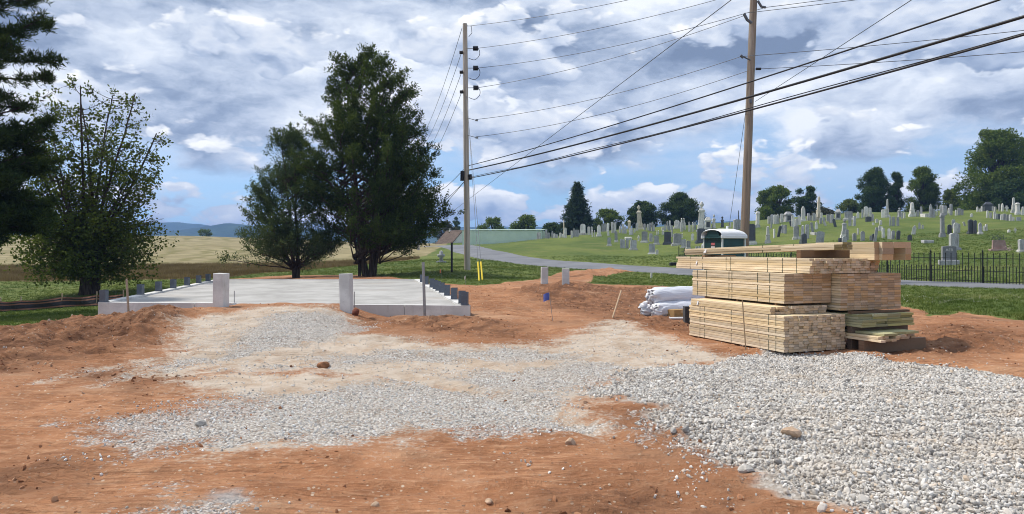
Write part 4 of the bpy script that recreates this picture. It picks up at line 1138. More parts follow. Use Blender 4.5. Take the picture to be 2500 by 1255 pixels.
door = MB().box(-w2 - .012, -w2 + .02, -d2 + .07, d2 - .07, .2, Hh_ - .02).build('door', TEALD, e)
arch = [(-.40, 0)] + [(.40 * math.cos(math.pi - math.pi * k / 12), .26 * math.sin(math.pi * k / 12)) for k in range(0, 13)]
MB().prism(arch, -.02, .012, M=Matrix.Translation((-w2 - .0, 0, Hh_ - .03)) @ Matrix.Rotation(R(-90), 4, 'Z')).build('door_arch', TEALD, e)
sg = MB().box(-w2 - .016, -w2 - .0135, -.13, .10, 1.62, 1.72).build('sign', SIGNR, door); sg2 = MB().box(-w2 - .016, -w2 - .0135, -.13, .10, 1.50, 1.58).build('sign', SIGNW, door)
MB().box(-w2 - .045, -w2 - .012, .33, .40, 1.05, 1.2).build('handle', TRIM, door)
for x0 in (-.42, .05): MB().box(x0, x0 + .36, -d2 + .02, -d2 + .029, 1.93, 1.955).build('vent', TRIM, e)
for z0 in (.55, 1.1, 1.62): MB().box(-.42, .42, -d2 + .018, -d2 + .0295, z0, z0 + .04, bev=.004).build('side_rib', TEAL, e)
# barrel roof: arched across the door side, with a flat raised rib over the crown
prof = []
NR = 14
vs = []; fs = []
stations = [(-w2 - .10, .86), (-w2 - .06, 1.0), (-.30, 1.0), (-.26, 1.06), (.30, 1.06), (.34, .98), (w2 - .12, .96), (w2 + .0, .82), (w2 + .07, .45)]
for x, hs in stations:
    for k in range(NR + 1):
        th = math.pi * k / NR; yy = -math.cos(th) * (d2 + .07); zz_ = Hh_ - .02 + (.28 * math.sin(th) ** .75) * hs
        vs.append((x, yy, zz_))
    vs.append((x, d2 + .07, Hh_ - .11)); vs.append((x, -d2 - .07, Hh_ - .11))
m_ = NR + 3
for i in range(len(stations) - 1):
    for k in range(m_): fs.append((i * m_ + k, i * m_ + (k + 1) % m_, (i + 1) * m_ + (k + 1) % m_, (i + 1) * m_ + k))
fs.append(tuple((len(stations) - 1) * m_ + k for k in range(m_)))
rimv = []
MB().add(vs, fs, False).build('roof', ROOFW, e)
MB().box(-w2 - .10, w2 + .075, -d2 - .085, -d2 - .02, Hh_ - .13, Hh_ - .0, bev=.02).box(-w2 - .10, w2 + .075, d2 + .02, d2 + .085, Hh_ - .13, Hh_ - .0, bev=.02).build('roof_rim', ROOFW, e)
MB().tube([(.40, .30, Hh_ + .1), (.40, .30, Hh_ + .40)], .05, 10).build('vent_pipe', ROOFW, e)

# ------------------------------------------------------------------ iron fence
IRON = simple('black_iron', (.010, .013, .010), .5, .4)
fpts = [(20.2, 23.6), (18.4, 26.9), (16.3, 31.2), (13.9, 38.5), (12.1, 46), (11.45, 50.8)]
fcv = catmull([(x, y) for x, y in fpts], 60)
seg = np.concatenate([[0], np.cumsum(np.hypot(*np.diff(fcv, axis=0).T))])
def along(s):
    return np.interp(s, seg, fcv[:, 0]), np.interp(s, seg, fcv[:, 1])
fe = empty('iron_fence', (fpts[0][0], fpts[0][1], ground_z(*fpts[0])), 0, 'black wrought iron picket fence along the cemetery lawn', 'fence'); fo = Vector(fe.location)
def picket_mesh(h, r=.010):
    mb = MB().box(-r, r, -r, r, -.08, h); mb.lathe([(r * .9, 0), (r * 2.1, .025), (.002, .095)], 4, Matrix.Translation((0, 0, h))); return mb.mesh('picket')
pk_t = picket_mesh(1.12, .011); pk_s = picket_mesh(.62, .011); pk_t.materials.append(IRON); pk_s.materials.append(IRON)
stp_ = .228; s = .05; k = 0; tot = seg[-1]; tops = []
while s < tot:
    x, y = along(s); zg = h1(x, y); a1 = along(min(s + .1, tot)); a0 = along(max(s - .1, 0)); rz = math.atan2(a1[1] - a0[1], a1[0] - a0[0])
    obj('picket', pk_t, None, fe, (x - fo.x, y - fo.y, zg - fo.z), (0, 0, rz))
    x, y = along(min(s + stp_ / 2, tot)); zg = h1(x, y)
    obj('picket', pk_s, None, fe, (x - fo.x, y - fo.y, zg - fo.z), (0, 0, rz))
    s += stp_; k += 1
for hz_ in (.12, .50, .98):
    pts = []
    for s in np.arange(0, tot, .5):
        x, y = along(s); pts.append(Vector((x, y, h1(x, y) + hz_)) - fo)
    MB().tube(pts, .016, 4, smooth=False).build('rail', IRON, fe)
for s in np.append(np.arange(.9, tot, 2.05), tot - .02):
    x, y = along(s); zg = h1(x, y)
    mb = MB().box(-.02, .02, -.02, .02, -.1, 1.20); mb.lathe([(.015, 1.20), (.032, 1.23), (.004, 1.33)], 6); mb.build('fence_post', IRON, fe, loc=(x - fo.x, y - fo.y, zg - fo.z))
g = G(1648, 655, 40); o = MB().box(-.28, .28, -.2, .2, -.05, .2, bev=.03).build('gate_motor', BLACK, None, loc=(fpts[-1][0] - .35, fpts[-1][1] - .1, h1(fpts[-1][0] - .35, fpts[-1][1]))); tag(o, 'low black box at the end of the iron fence by the lane', 'box')

# ------------------------------------------------------------------ far buildings
GREENM, t = new_mat('green_metal_siding')
tc = t.n('ShaderNodeTexCoord'); v = tc.outputs['Object']
c = t.mix(t.ramp(t.noise(v, .8, 4), .3, .7), (.52, .65, .54), (.58, .71, .60)); finish(t, c, .5, None, .4)
BROWNR, t = new_mat('brown_shingles')
tc = t.n('ShaderNodeTexCoord'); v = tc.outputs['Object']
c = t.mix(t.ramp(t.noise(v, 3, 5), .3, .7), (.085, .062, .050), (.145, .110, .090)); finish(t, c, .9, t.bump(t.noise(v, 9, 3), .4, .05), .2)
SIDING = simple('white_siding', (.84, .84, .83), .6, .3, 0, .05)
gl = P(1128, 605, 104); gr_ = P(1322, 588, 102.5)
L = (gr_ - gl).length; az = math.atan2(gr_.y - gl.y, gr_.x - gl.x)
e = empty('green_shed', (gl.x, gl.y, 1.2), az, 'long low pale green metal shed behind the grassy rise', 'shed'); ztop = zat(563, 104) - 1.2
npan = 22
for k in range(npan):
    MB().box(k * L / npan + .006, (k + 1) * L / npan - .006, 0, .05, 0, ztop).box(k * L / npan, k * L / npan + .06, -.03, -.001, 0, ztop).build('wall_panel', GREENM, e)
MB().box(-.0, L, .055, 7.0, 0, ztop - .02).build('wall', GREENM, e)
MB().add([(-.15, -.12, ztop + .01), (L + .15, -.12, ztop + .01), (L + .15, 7.1, ztop + .3), (-.15, 7.1, ztop + .3), (-.15, -.12, ztop + .07), (L + .15, -.12, ztop + .07), (L + .15, 7.1, ztop + .36), (-.15, 7.1, ztop + .36)],
         [(3, 2, 1, 0), (4, 5, 6, 7), (0, 1, 5, 4), (1, 2, 6, 5), (2, 3, 7, 6), (3, 0, 4, 7)]).build('roof', simple('shed_roof', (.36, .46, .38), .5), e)
hb = P(1101, 605, 113); e = empty('white_house', (hb.x, hb.y, 1.4), R(38), 'small white house with brown roof left of the green shed', 'house')
zr = zat(563, 113) - 1.4; ze = zat(596, 113) - 1.4
MB().prism([(0, 0), (4.0, 0), (4.0, ze), (2.0, zr - .12), (0, ze)], 0, 4.2).build('wall', SIDING, e)
for sgn in (0, 1):
    xs_ = (-.2, 2.0) if sgn == 0 else (4.2, 2.0); zs_ = (ze - .15, zr)
    MB().add([(xs_[0], -.3, zs_[0]), (xs_[1], -.3, zs_[1]), (xs_[1], 4.4, zs_[1]), (xs_[0], 4.4, zs_[0]), (xs_[0], -.3, zs_[0] + .12), (xs_[1], -.3, zs_[1] + .12), (xs_[1], 4.4, zs_[1] + .12), (xs_[0], 4.4, zs_[0] + .12)],
             [(3, 2, 1, 0), (4, 5, 6, 7), (0, 1, 5, 4), (1, 2, 6, 5), (2, 3, 7, 6), (3, 0, 4, 7)]).build('roof_slope', BROWNR, e)
MB().box(1.85, 2.15, 3.2, 3.5, zr - .2, zr + .4).build('chimney', SIDING, e)

# ------------------------------------------------------------------ cemetery
def stone_mat(name, a, b, stain, rough=.85, sc=5., spec=.2):
    m, t = new_mat(name)
    geo = t.n('ShaderNodeNewGeometry'); oi = t.n('ShaderNodeObjectInfo')
    v = geo.outputs['Position']
    n = t.noise(v, sc, 5, .65); n2 = t.noise(t.vmath('MULTIPLY', v, (5, 5, .8)), 1.0, 5, .65)
    c = t.mix(t.ramp(n, .32, .68), a, b)
    c = t.mix(t.ramp(n2, .46, .72, 0, .75), c, stain)
    hv = t.n('ShaderNodeHueSaturation'); t.nt.links.new(c, hv.inputs['Color']); t.nt.links.new(t.ramp(oi.outputs['Random'], 0, 1, .72, 1.15, False), hv.inputs['Value'])
    finish(t, hv.outputs[0], rough, t.bump(n, .3, .01), spec)
    return m
SM = {'w': stone_mat('white_marble', (.60, .59, .55), (.76, .75, .71), (.26, .25, .23)),
      'g': stone_mat('grey_granite', (.34, .345, .35), (.48, .485, .49), (.20, .20, .195)),
      'd': stone_mat('dark_granite', (.055, .062, .075), (.10, .11, .125), (.05, .05, .05), .4, 9, .5),
      'p': stone_mat('pink_granite', (.36, .25, .22), (.47, .34, .31), (.26, .19, .17)),
      'c': stone_mat('cream_marble', (.60, .54, .42), (.72, .66, .54), (.34, .29, .22)),
      'r': stone_mat('rough_granite', (.34, .35, .36), (.55, .56, .57), (.2, .2, .2), .95, 16)}
TONE = {'w': 'white', 'g': 'grey', 'd': 'dark', 'p': 'pink', 'c': 'cream', 'r': 'rough grey'}
def arch_poly(w, h, kind):
    hw = w / 2
    if kind == 'T': return [(-hw, 0), (hw, 0), (hw, h - hw * .9)] + [(hw * math.cos(a_), h - hw * .9 + hw * .9 * math.sin(a_)) for a_ in np.linspace(.25, math.pi - .25, 7)] + [(-hw, h - hw * .9)]
    if kind == 'P': return [(-hw, 0), (hw, 0), (hw * .96, h * .72), (hw * .55, h * .9), (0, h), (-hw * .55, h * .9), (-hw * .96, h * .72)]
    if kind == 'R': return [(-hw, 0), (hw, 0), (hw * .85, h * .8), (hw * .6, h), (-hw * .6, h), (-hw * .85, h * .8)]
    return [(-hw, 0), (hw, 0), (hw, h * .93), (hw * .5, h), (-hw * .5, h), (-hw, h * .93)]
KIND = {'T': 'rounded tablet gravestone', 'P': 'pointed gravestone', 'S': 'block gravestone', 'O': 'obelisk', 'C': 'pillar', 'U': 'urn topped monument', 'B': 'ball topped marker', 'M': 'tomb', 'F': 'flat marker', 'X': 'cross marker', 'K': 'slant marker'}
# px centre, top, base, width, kind, tone, (lean degrees)
ST = """1285 559 584 11 U w;1298.6 571 584 7 S w;1315 567.5 584 9 S w;1326 573.6 582 6 S w;1333 559 582 5 T g;1339 568 582.5 8 S g;1348.7 563.5 581 5 P g;1353.5 570 581 5 T w;1358.5 572 581 7 S g;1368 568 581 5 T w;1374.5 571 580.5 4 T w;1377 535.7 578 3.6 O c;1380 556 581 7 T w;1396 563 581 4.5 T w;1401 556 578 5 P g;1408 561 578 11 S g;1423 546.5 574 13 T w b;1437.5 553 574 6 T w;1444.5 553 574 5 T w;1446 562 579 3 B w;1451.5 562 579 3 B w;1462 548.5 578 9 P w b;1475 546 566 12 S g;1484 544.5 567 5 T w;1485.5 563 576 5 T w -8;1487.5 580 601 9 S g b
1495.6 542 570 6 T w;1501.8 543 570 5 T w;1504.4 565 592 7 S g b;1514 552 569 5 P w;1520.6 546 571 5.5 T w;1527 553 571 6 S g;1536 538 560 8 C c;1539 556.7 574 6 T w;1544 556 574 4 T w;1549.8 558.7 569 4 T w;1555 544 564 6 T w;1562 500.5 560 13 U c b;1574 546 563 5 T g;1581 546.5 563 4.5 T w;1586.5 544 565 5 S g;1593 543 565 4 T g;1597 550 565 3.5 T w;1573.5 565 593 14 S g b;1559 574 589 6 X w;1589 570 590.5 8 S g;1602.6 575 597 12 S g b;1604 563.5 574 2.6 B w;1607.5 563 574 2.6 B w;1617 563 574 2.6 B w;1620.5 563 574 2.6 B w;1618 555 563 5 T w;1624 548 563 5 T g;1629.6 540 560 3.5 T g;1635.8 538.5 560 3.5 T w;1640.5 550 566 4 T g;1634 551 563 5 S g;1640.5 562 578 3 T g;1652.7 537 558 12 T w b;1659.5 542 558 5 S g;1665 530 563 4 B w;1670.5 530 562 4 B w;1664 542.5 565 6 T w;1672 543 560 4 T w
1683 548.5 566 5 T w;1682.5 541 553 4 T g;1691 542 566 4 B w;1697 542 561 4 T g;1690.6 570 586 7 T w;1630 566 597 16 S d b;1652.7 570 599 19 S g b;1665.5 571 581 3 B w;1669.6 584.5 606 11 S g b;1680.5 588 608 9 S g b;1517 583 606 6 T g;1523.5 584 606 6 S g;1531 583 606 7 S g;1534 579 586 16 F w;1546 586.5 611 15 S g b;1592 595 622 14 S g b;1603.5 609.5 623 6.5 T w 5;1712 491.7 566 17 U w b;1711 558 594 19 S d b;1700 601 614 5 T g;1707 601 614 5 T g;1721 595 609 18 K r
1727.8 529.6 559 16 M w;1731 559 570 18 S r;1742.7 523 558 8 U w;1763.7 528 556 9 U d;1782 542 556 6 T w;1799.6 536 560 19 S g;1803.6 513 548 3 O d;1849 516 555 9 C w b;1835.5 547 597 17 S d b;1874.7 552 594 10 O w b;1877.4 528 546 6 T w;1884.5 523.5 546 8 S g;1892 524 547 6 T w;1898.6 522 546 8 P w;1908.6 521.5 543 7 T w;1923.6 517 541 18 M g;1890 559 581 4 T w;1900 551 578 6 T d 10;1910 548.6 570 6 S g;1917 549 571 6 S g;1936.5 525.5 554 7 T w;1883 542 557 4 T g
1944.5 534 552 7 T w;1932 539 553 5 T d -12;1952 525 550 7 P w;1961 503.6 541 10 P w b;1997.7 479 537 9 O c b;1974 521 539 6 S g;1980 526 539 6 T g;1987 520 540 5 S g;1991 522 539 4 T w;2005.5 519 538 5 T w;2003.7 532 546 6 S g;2012 530.5 546 5 T g;1993 541 560 6 P w;1984.6 543 568 6 S g -10;2015.6 540 551 5 T w -15;2021.6 523 540 6 S g;2026.5 524.5 545 4 T g;2032 523 545 7 S g;2045.5 511 535 14 M w;2072 516 536 18 S g b;2039.5 534 554 6 T d -14;2060 535 580 11 U g b;2068 560 585 7 T g;2061.5 577 592 11 T r;2051 581 592 7 S d;2075 529 551 7 S g;2085.5 528 551 6 S g;2094.5 517 532 6 P w;2114 504 529 9 T w;2124.5 506.6 529 7 T w;2086 570 588 8 S g;2106.5 564.6 588 9 T g;2094.5 558 571 3 T w;1959.5 549.7 594 11 O g b;1944 552 584 12 S g b;1963.5 570 596 12 T d;1970.5 548 582 9 S g;2001 565 594 18 S r 5;1988 568 573 10 F w
2105.4 511 531 4 S g;2130.5 521 541 6 P w;2120 529 542 13 S d;2141 534 544 6 T w;2150 537.7 548 5 T w;2132 543 549 5 T w;2166 486 530 8 O w b;2158 511 530 12 S w;2195.6 507 529 8 U g;2201.6 518.6 534 3.5 T g;2208 519 533 3.5 T w;2226.7 494 528 11 O w b;2241 513 528 6 T g;2234 519 528 4 T w;2249.4 504 530 5 S g;2272 498 532 7 P g;2279.5 510 532 8 S g;2260 522 530 16 F w;2287.7 499.5 526 3 O w;2173 527 550 3 T g;2181 529 551 8 S g;2192 530.5 551 6 S g;2147 551 562 5 T w;2153 553 564 4 T w;2156.5 557 580 6 T w;2170.5 558 584 7 T w;2179 563 585 7 T g 4;2192 563 585 8 T d 5;2136 555 590 6 T g 8;2125.7 575 588 5 T g;2132 571 589 5 T d;2230 549.7 572 9 P w 8;2244.6 542.5 558 5 P g;2252.4 549 558 4 T w;2221 573.6 588 10 T d;2264 587 593 22 F g
2299 500.6 525 7 S w;2307 502 525 10 S g;2322 498 525 5.5 S g;2316.5 508.6 521 4 T w;2333.4 512.6 526 3 T w;2341.4 508 525 6 S g;2349 511 525 5 S g;2372 520.6 530 6 P w;2386 504.6 518 4 P w;2392.4 509 518 3 T w;2397 504 517 3 T w;2411.5 493.5 516 19 M d;2424 503 517 4 T g;2429.5 504.6 517 4 T w;2440 498 517 4 T w;2447.4 496.7 517 4.5 P w;2457.7 502 517 8 X w;2474.5 482 519 8 O w b;2485 495 522 9 C w b;2497.6 504.6 523 6 T w;2410 514 533 4 T w;2418.7 519 534 6 S g;2428 516.6 536 5 T w;2434 522 537 6 S g;2439.6 522 537.5 5 T d;2445 523 539 5 T w;2452 522 539 7 S g;2460 524 540 7 S g;2467 524 541 6 T w;2474 530 541 5 T w;2487 530 541 10 S g
2300.7 520 579 10 C g b;2318 548 573 9 T d;2333.4 543.7 569 10 T w;2341 546 568 5 T g;2328 535.7 556 7 T g;2355 541 550 4 T w -20;2370 535.7 571 11 T d b;2380 538 571 7 T d;2393 543.7 572 8 P g b;2402.7 551 561 3 T w;2408 547.7 561 4 T w;2463 561 568 5 T w;2479 556 569 6 X w;2329 570 612 21 S r b;2496.5 585 616 17 S g b"""
ZONE = [(0, 1330, 'at the green shed'), (1330, 1410, 'below the lone spruce'), (1410, 1490, 'right of the lone spruce'), (1490, 1560, 'left of the cream urn column'), (1560, 1612, 'right of the cream urn column'), (1612, 1690, 'below the dark round pine'),
        (1690, 1760, 'around the tall white monument'), (1760, 1870, 'behind the portable toilet'), (1870, 1940, 'just right of the brown pole'), (1940, 2040, 'around the tall cream obelisk'), (2040, 2120, 'above the middle of the lumber'),
        (2120, 2215, 'left of the white hilltop obelisk'), (2215, 2290, 'around the white hilltop obelisk'), (2290, 2360, 'above the stone lettered AEB'), (2360, 2420, 'around the twin dark slabs'), (2420, 2600, 'above the pink gravestone')]
ORD = ['first', 'second', 'third', 'fourth', 'fifth', 'sixth', 'seventh', 'eighth', 'ninth', 'tenth', 'eleventh', 'twelfth', 'thirteenth']
stones = []
for ln in ST.replace('\n', ';').split(';'):
    f = ln.split(); 
    px, ty, by, w = map(float, f[:4]); kind, tone = f[4], f[5]; base = 'b' in f[6:]; lean = next((float(q) for q in f[6:] if q != 'b'), 0.)
    zone = next(z for a_, b_, z in ZONE if a_ <= px < b_)
    stones.append(dict(px=px, ty=ty, by=by, w=w, kind=kind, tone=tone, base=base, lean=lean, zone=zone))
from collections import defaultdict
fam = defaultdict(list)
for s_ in stones:
    row = 'upper' if s_['by'] < 546 else ('middle' if s_['by'] < 575 else 'lower')
    s_['row'] = row; fam[(s_['kind'], s_['tone'], s_['zone'])].append(s_)
for key, lst in fam.items():
    lst.sort(key=lambda q: q['px'])
    for i, s_ in enumerate(lst):
        nm = TONE[key[1]] + ' ' + KIND[key[0]] + ('' if len(lst) == 1 else 's'); pre = '' if len(lst) == 1 else ORD[i] + ' from left of '
        s_['label'] = (pre + nm + ' ' + key[2]).strip()
srng = random.Random(5)
def stone_parts(kind, w, h, dp, base):
    """list of (part, MB) with origin on the ground"""
    bh = 0.; out = []
    if base:
        bh = min(.32, h * .2); mb = MB().box(-w * .72, w * .72, -dp * .95, dp * .95, -.15, bh * .6, bev=.02).box(-w * .6, w * .6, -dp * .78, dp * .78, bh * .6 + .001, bh)
        out.append(('base', mb))
    mb = MB(); H_ = h - bh; T_ = Matrix.Translation((0, 0, bh + (.001 if base else -.12))); Hx = H_ + (0 if base else .12)
    if kind in 'TP': mb.prism(arch_poly(w, Hx, kind), -dp * .42, dp * .42, M=T_)
    elif kind == 'S': mb.prism(arch_poly(w, Hx, 'S'), -dp * .55, dp * .55, M=T_)
    elif kind == 'K': mb.prism(arch_poly(w, Hx, 'R'), -dp * .7, dp * .5, M=T_)
    elif kind == 'F': mb.box(-w / 2, w / 2, -.45, .45, -.1, h, bev=.03)
    elif kind == 'O':
        mb.box(-w * .42, w * .42, -w * .42, w * .42, 0, Hx * .3, M=T_).box(-w * .5, w * .5, -w * .5, w * .5, Hx * .3, Hx * .34, M=T_)
        mb.box(-w * .34, w * .34, -w * .34, w * .34, Hx * .34, Hx * .94, taper=.72, M=T_).box(-w * .245, w * .245, -w * .245, w * .245, Hx * .94, Hx, taper=.06, M=T_)
    elif kind == 'C':
        mb.box(-w * .4, w * .4, -w * .4, w * .4, 0, Hx * .8, taper=.92, M=T_).box(-w * .5, w * .5, -w * .5, w * .5, Hx * .8, Hx * .88, M=T_).box(-w * .42, w * .42, -w * .42, w * .42, Hx * .88, Hx, taper=.55, M=T_)
    elif kind == 'U':
        mb.box(-w * .5, w * .5, -w * .5, w * .5, 0, Hx * .16, M=T_).box(-w * .4, w * .4, -w * .4, w * .4, Hx * .16, Hx * .62, taper=.86, M=T_).box(-w * .46, w * .46, -w * .46, w * .46, Hx * .62, Hx * .68, M=T_).box(-w * .36, w * .36, -w * .36, w * .36, Hx * .68, Hx * .74, taper=.7, M=T_)
        out.append(('shaft', mb)); mb = MB(); q = Hx * .26
        mb.lathe([(w * .12, 0), (w * .10, q * .2), (w * .30, q * .45), (w * .33, q * .62), (w * .2, q * .72), (w * .22, q * .78), (w * .08, q * .95), (.01, q)], 10, T_ @ Matrix.Translation((0, 0, Hx * .74)))
        out.append(('urn', mb)); return out
    elif kind == 'B':
        mb.box(-w * .4, w * .4, -w * .4, w * .4, 0, Hx * .8, M=T_).lathe([(w * .2, 0), (w * .5, w * .4), (w * .5, w * .7), (.01, w * 1.15)], 8, T_ @ Matrix.Translation((0, 0, Hx * .8)))
    elif kind == 'X':
        mb.box(-w * .2, w * .2, -w * .2, w * .2, 0, Hx, M=T_).box(-w * .5, w * .5, -w * .17, w * .17, Hx * .58, Hx * .78, M=T_).box(-w * .4, w * .4, -w * .35, w * .35, 0, Hx * .22, M=T_)
    elif kind == 'M':
        dd = w * .45
        mb.box(-w * .5, w * .5, -dd, dd, 0, Hx * .16, M=T_).box(-w * .42, w * .42, -dd * .9, dd * .9, Hx * .16, Hx * .66, M=T_).box(-w * .52, w * .52, -dd * 1.05, dd * 1.05, Hx * .66, Hx * .76, M=T_).box(-w * .45, w * .45, -dd * .9, dd * .9, Hx * .76, Hx, taper=.45, M=T_)
        out.append(('tomb_body', mb)); out.append(('panel', MB().box(-w * .26, w * .26, -dd * .9 - .012, -dd * .9 - .002, Hx * .2, Hx * .6, M=T_))); return out
    out.append(('headstone', mb)); return out
NAMES = {'T': 'gravestone', 'P': 'gravestone', 'S': 'gravestone', 'K': 'gravestone', 'O': 'obelisk', 'C': 'stone_pillar', 'U': 'urn_monument', 'B': 'grave_marker', 'X': 'stone_cross', 'M': 'tomb', 'F': 'flat_marker'}
for s_ in stones:
    g = G(s_['px'], s_['by'], 30); mpp = g.y / FPX
    w = max(s_['w'] * mpp, .12); h = max((s_['by'] - s_['ty']) * mpp, .2)
    dp = min(max(.16, w * .35), .42)
    parts = stone_parts(s_['kind'], w, h, dp, s_['base'])
    rz = srng.uniform(-.35, .25) + math.atan2(-g.x, g.y) * .3
    rot = (R(srng.gauss(0, 1.5)), R(s_['lean'] + srng.gauss(0, 1.2)), rz)
    mt = SM[s_['tone']]
    if len(parts) == 1:
        o = parts[0][1].build(NAMES[s_['kind']], mt, None, loc=g, rot=rot)
    else:
        o = empty(NAMES[s_['kind']], g, 0); o.rotation_euler = rot
        for nm, mb in parts:
            mb.build(nm, SM['d'] if nm == 'panel' else (SM['w'] if (nm == 'base' and s_['tone'] in 'dg' and srng.random() < .5) else mt), o)
    tag(o, s_['label'], 'gravestone' if s_['kind'] in 'TPSKFBX' else 'monument', 'cemetery stones ' + s_['zone'])
# the lettered stone by the fence
g = G(2316, 646, 33); mpp = g.y / FPX
e = empty('lettered_gravestone', g, R(-22), 'grey granite gravestone lettered AEB just behind the iron fence', 'gravestone')
w = 29 * mpp; h = 35 * mpp
MB().box(-w * .72, w * .72, -.34, .34, -.1, 11 * mpp, bev=.02).build('base', SM['r'], e)
MB().prism([(-w / 2, 0), (w / 2, 0), (w / 2, h * .94), (0, h), (-w / 2, h * .94)], -.2, .2, M=Matrix.Translation((0, 0, 11 * mpp + .002))).build('headstone', SM['g'], e)
MB().box(-w / 2 + .012, w / 2 - .012, -.206, -.2015, 11 * mpp + .02, 11 * mpp + h * .9).build('polished_face', simple('polished_granite', (.17, .18, .20), .3, .5), e)
MB().box(w / 2 + .001, w / 2 + .02, -.19, .19, 11 * mpp + .01, 11 * mpp + h * .92).build('rough_side', SM['r'], e)
fc = bpy.data.curves.new('letters', 'FONT'); fc.body = 'AEB'; fc.size = .19; fc.extrude = .004; fc.align_x = 'CENTER'
tmp = bpy.data.objects.new('letters_curve', fc); C.objects.link(tmp); bpy.context.view_layer.update()
lme = bpy.data.meshes.new_from_object(tmp.evaluated_get(bpy.context.evaluated_depsgraph_get())); bpy.data.objects.remove(tmp)
fo_ = obj('letters', lme, simple('letter_white', (.6, .6, .6), .8), e); fo_.location = (0, -.2115, 11 * mpp + h * .62); fo_.rotation_euler = (R(90), 0, 0)
# pink stone with a flower spray
g = G(2440, 612, 36); mpp = g.y / FPX
e = empty('pink_gravestone', g, R(-20), 'pink granite slant topped gravestone with a dark wreath lying on top', 'gravestone'); w = 34 * mpp; h = 25 * mpp
MB().box(-w * .6, w * .62, -.3, .3, -.1, .08, bev=.01).build('base', SM['p'], e)
MB().prism([(-w * .45, .082), (w * .45, .082), (w * .30, h), (-w * .42, h)], -.14, .14).build('headstone', SM['p'], e)
def spray(loc, w, h, mat, label, n=70, seed=1, cat='flowers', name='flower_spray', mat2=None):
    rr = np.random.default_rng(seed); vs = []; fs = []
    for k in range(n):
        p = Vector((rr.normal() * w * .3, rr.normal() * .1, abs(rr.normal()) * h * .45)); d_ = Vector(rr.normal(size=3)).normalized(); s_ = d_.orthogonal().normalized()
        L_ = .12; b = len(vs); vs += [p, p + d_ * L_ * .5 + s_ * L_ * .22, p + d_ * L_, p + d_ * L_ * .5 - s_ * L_ * .22]; fs.append((b, b + 1, b + 2, b + 3))
    o = MB().add(vs, fs).build(name, mat, None, loc=loc); return tag(o, label, cat)
WREATH = simple('dark_leaves', (.02, .035, .022), .7)
spray((g.x - .02, g.y, g.z + h - .03), .75, .42, WREATH, 'dark evergreen wreath lying on top of the pink gravestone', 90, 2, 'wreath', 'wreath')
g2 = G(2465, 614, 36); spray((g2.x, g2.y, g2.z), .25, .5, simple('faded_flowers', (.30, .24, .20), .8), 'small faded flower pot beside the pink gravestone', 40, 3)
g = G(1077, 641, 45); e = empty('grave_ornament', g, 0, 'small grey stone ornament standing alone on the lawn left of the black post', 'ornament')
MB().box(-.35, .35, -.2, .2, -.05, .1, bev=.02).build('base', SM['g'], e); MB().lathe([(.18, .1), (.1, .3), (.28, .45), (.3, .55), (.12, .62), (.14, .75), (.02, .85)], 10).build('vase', SM['g'], e)

# ------------------------------------------------------------------ trees
def leaf_mat(name, a, b, trans=.35):
    m, t = new_mat(name)
    geo = t.n('ShaderNodeNewGeometry'); r = geo.outputs['Random Per Island']
    n = t.noise(geo.outputs['Position'], .8, 3, .6)
    c = t.mix(t.ramp(t.math('ADD', t.math('MULTIPLY', r, .6), t.math('MULTIPLY', n, .4)), .2, .85), a, b)
    d = t.n('ShaderNodeBsdfDiffuse', ins={0: c}); tr = t.n('ShaderNodeBsdfTranslucent', ins={0: t.mix(.5, c, (.16, .20, .03))})
    mx = t.n('ShaderNodeMixShader', ins={0: trans, 1: d.outputs[0], 2: tr.outputs[0]})
    o = t.n('ShaderNodeOutputMaterial'); t.nt.links.new(mx.outputs[0], o.inputs[0]); return m
BARK, t = new_mat('bark')
geo = t.n('ShaderNodeNewGeometry'); v = geo.outputs['Position']; n = t.noise(t.vmath('MULTIPLY', v, (14, 14, 2)), 1.0, 5, .65)
finish(t, t.mix(t.ramp(n, .35, .7), (.035, .026, .020), (.105, .085, .068)), .95, t.bump(n, .8, .03), .1)
CEDARL = leaf_mat('cedar_leaves', (.024, .048, .016), (.078, .112, .034), .28)
CEDARS = leaf_mat('young_cedar_leaves', (.042, .074, .036), (.105, .145, .072), .3)
MAPLEL = leaf_mat('spring_leaves', (.045, .075, .018), (.115, .145, .040), .4)
PINEL = leaf_mat('pine_needles', (.014, .030, .012), (.050, .082, .026), .22)
DARKL = leaf_mat('dark_evergreen', (.026, .058, .025), (.088, .136, .054), .26)
MIDL = leaf_mat('green_leaves', (.055, .105, .022), (.175, .230, .056), .4)
PALEL = leaf_mat('pale_green_leaves', (.070, .110, .028), (.170, .205, .070), .35)
SPRUCEL = leaf_mat('spruce_needles', (.020, .042, .028), (.062, .098, .062), .18)
DULLL = leaf_mat('dull_leaves', (.060, .060, .036), (.120, .115, .070), .25)

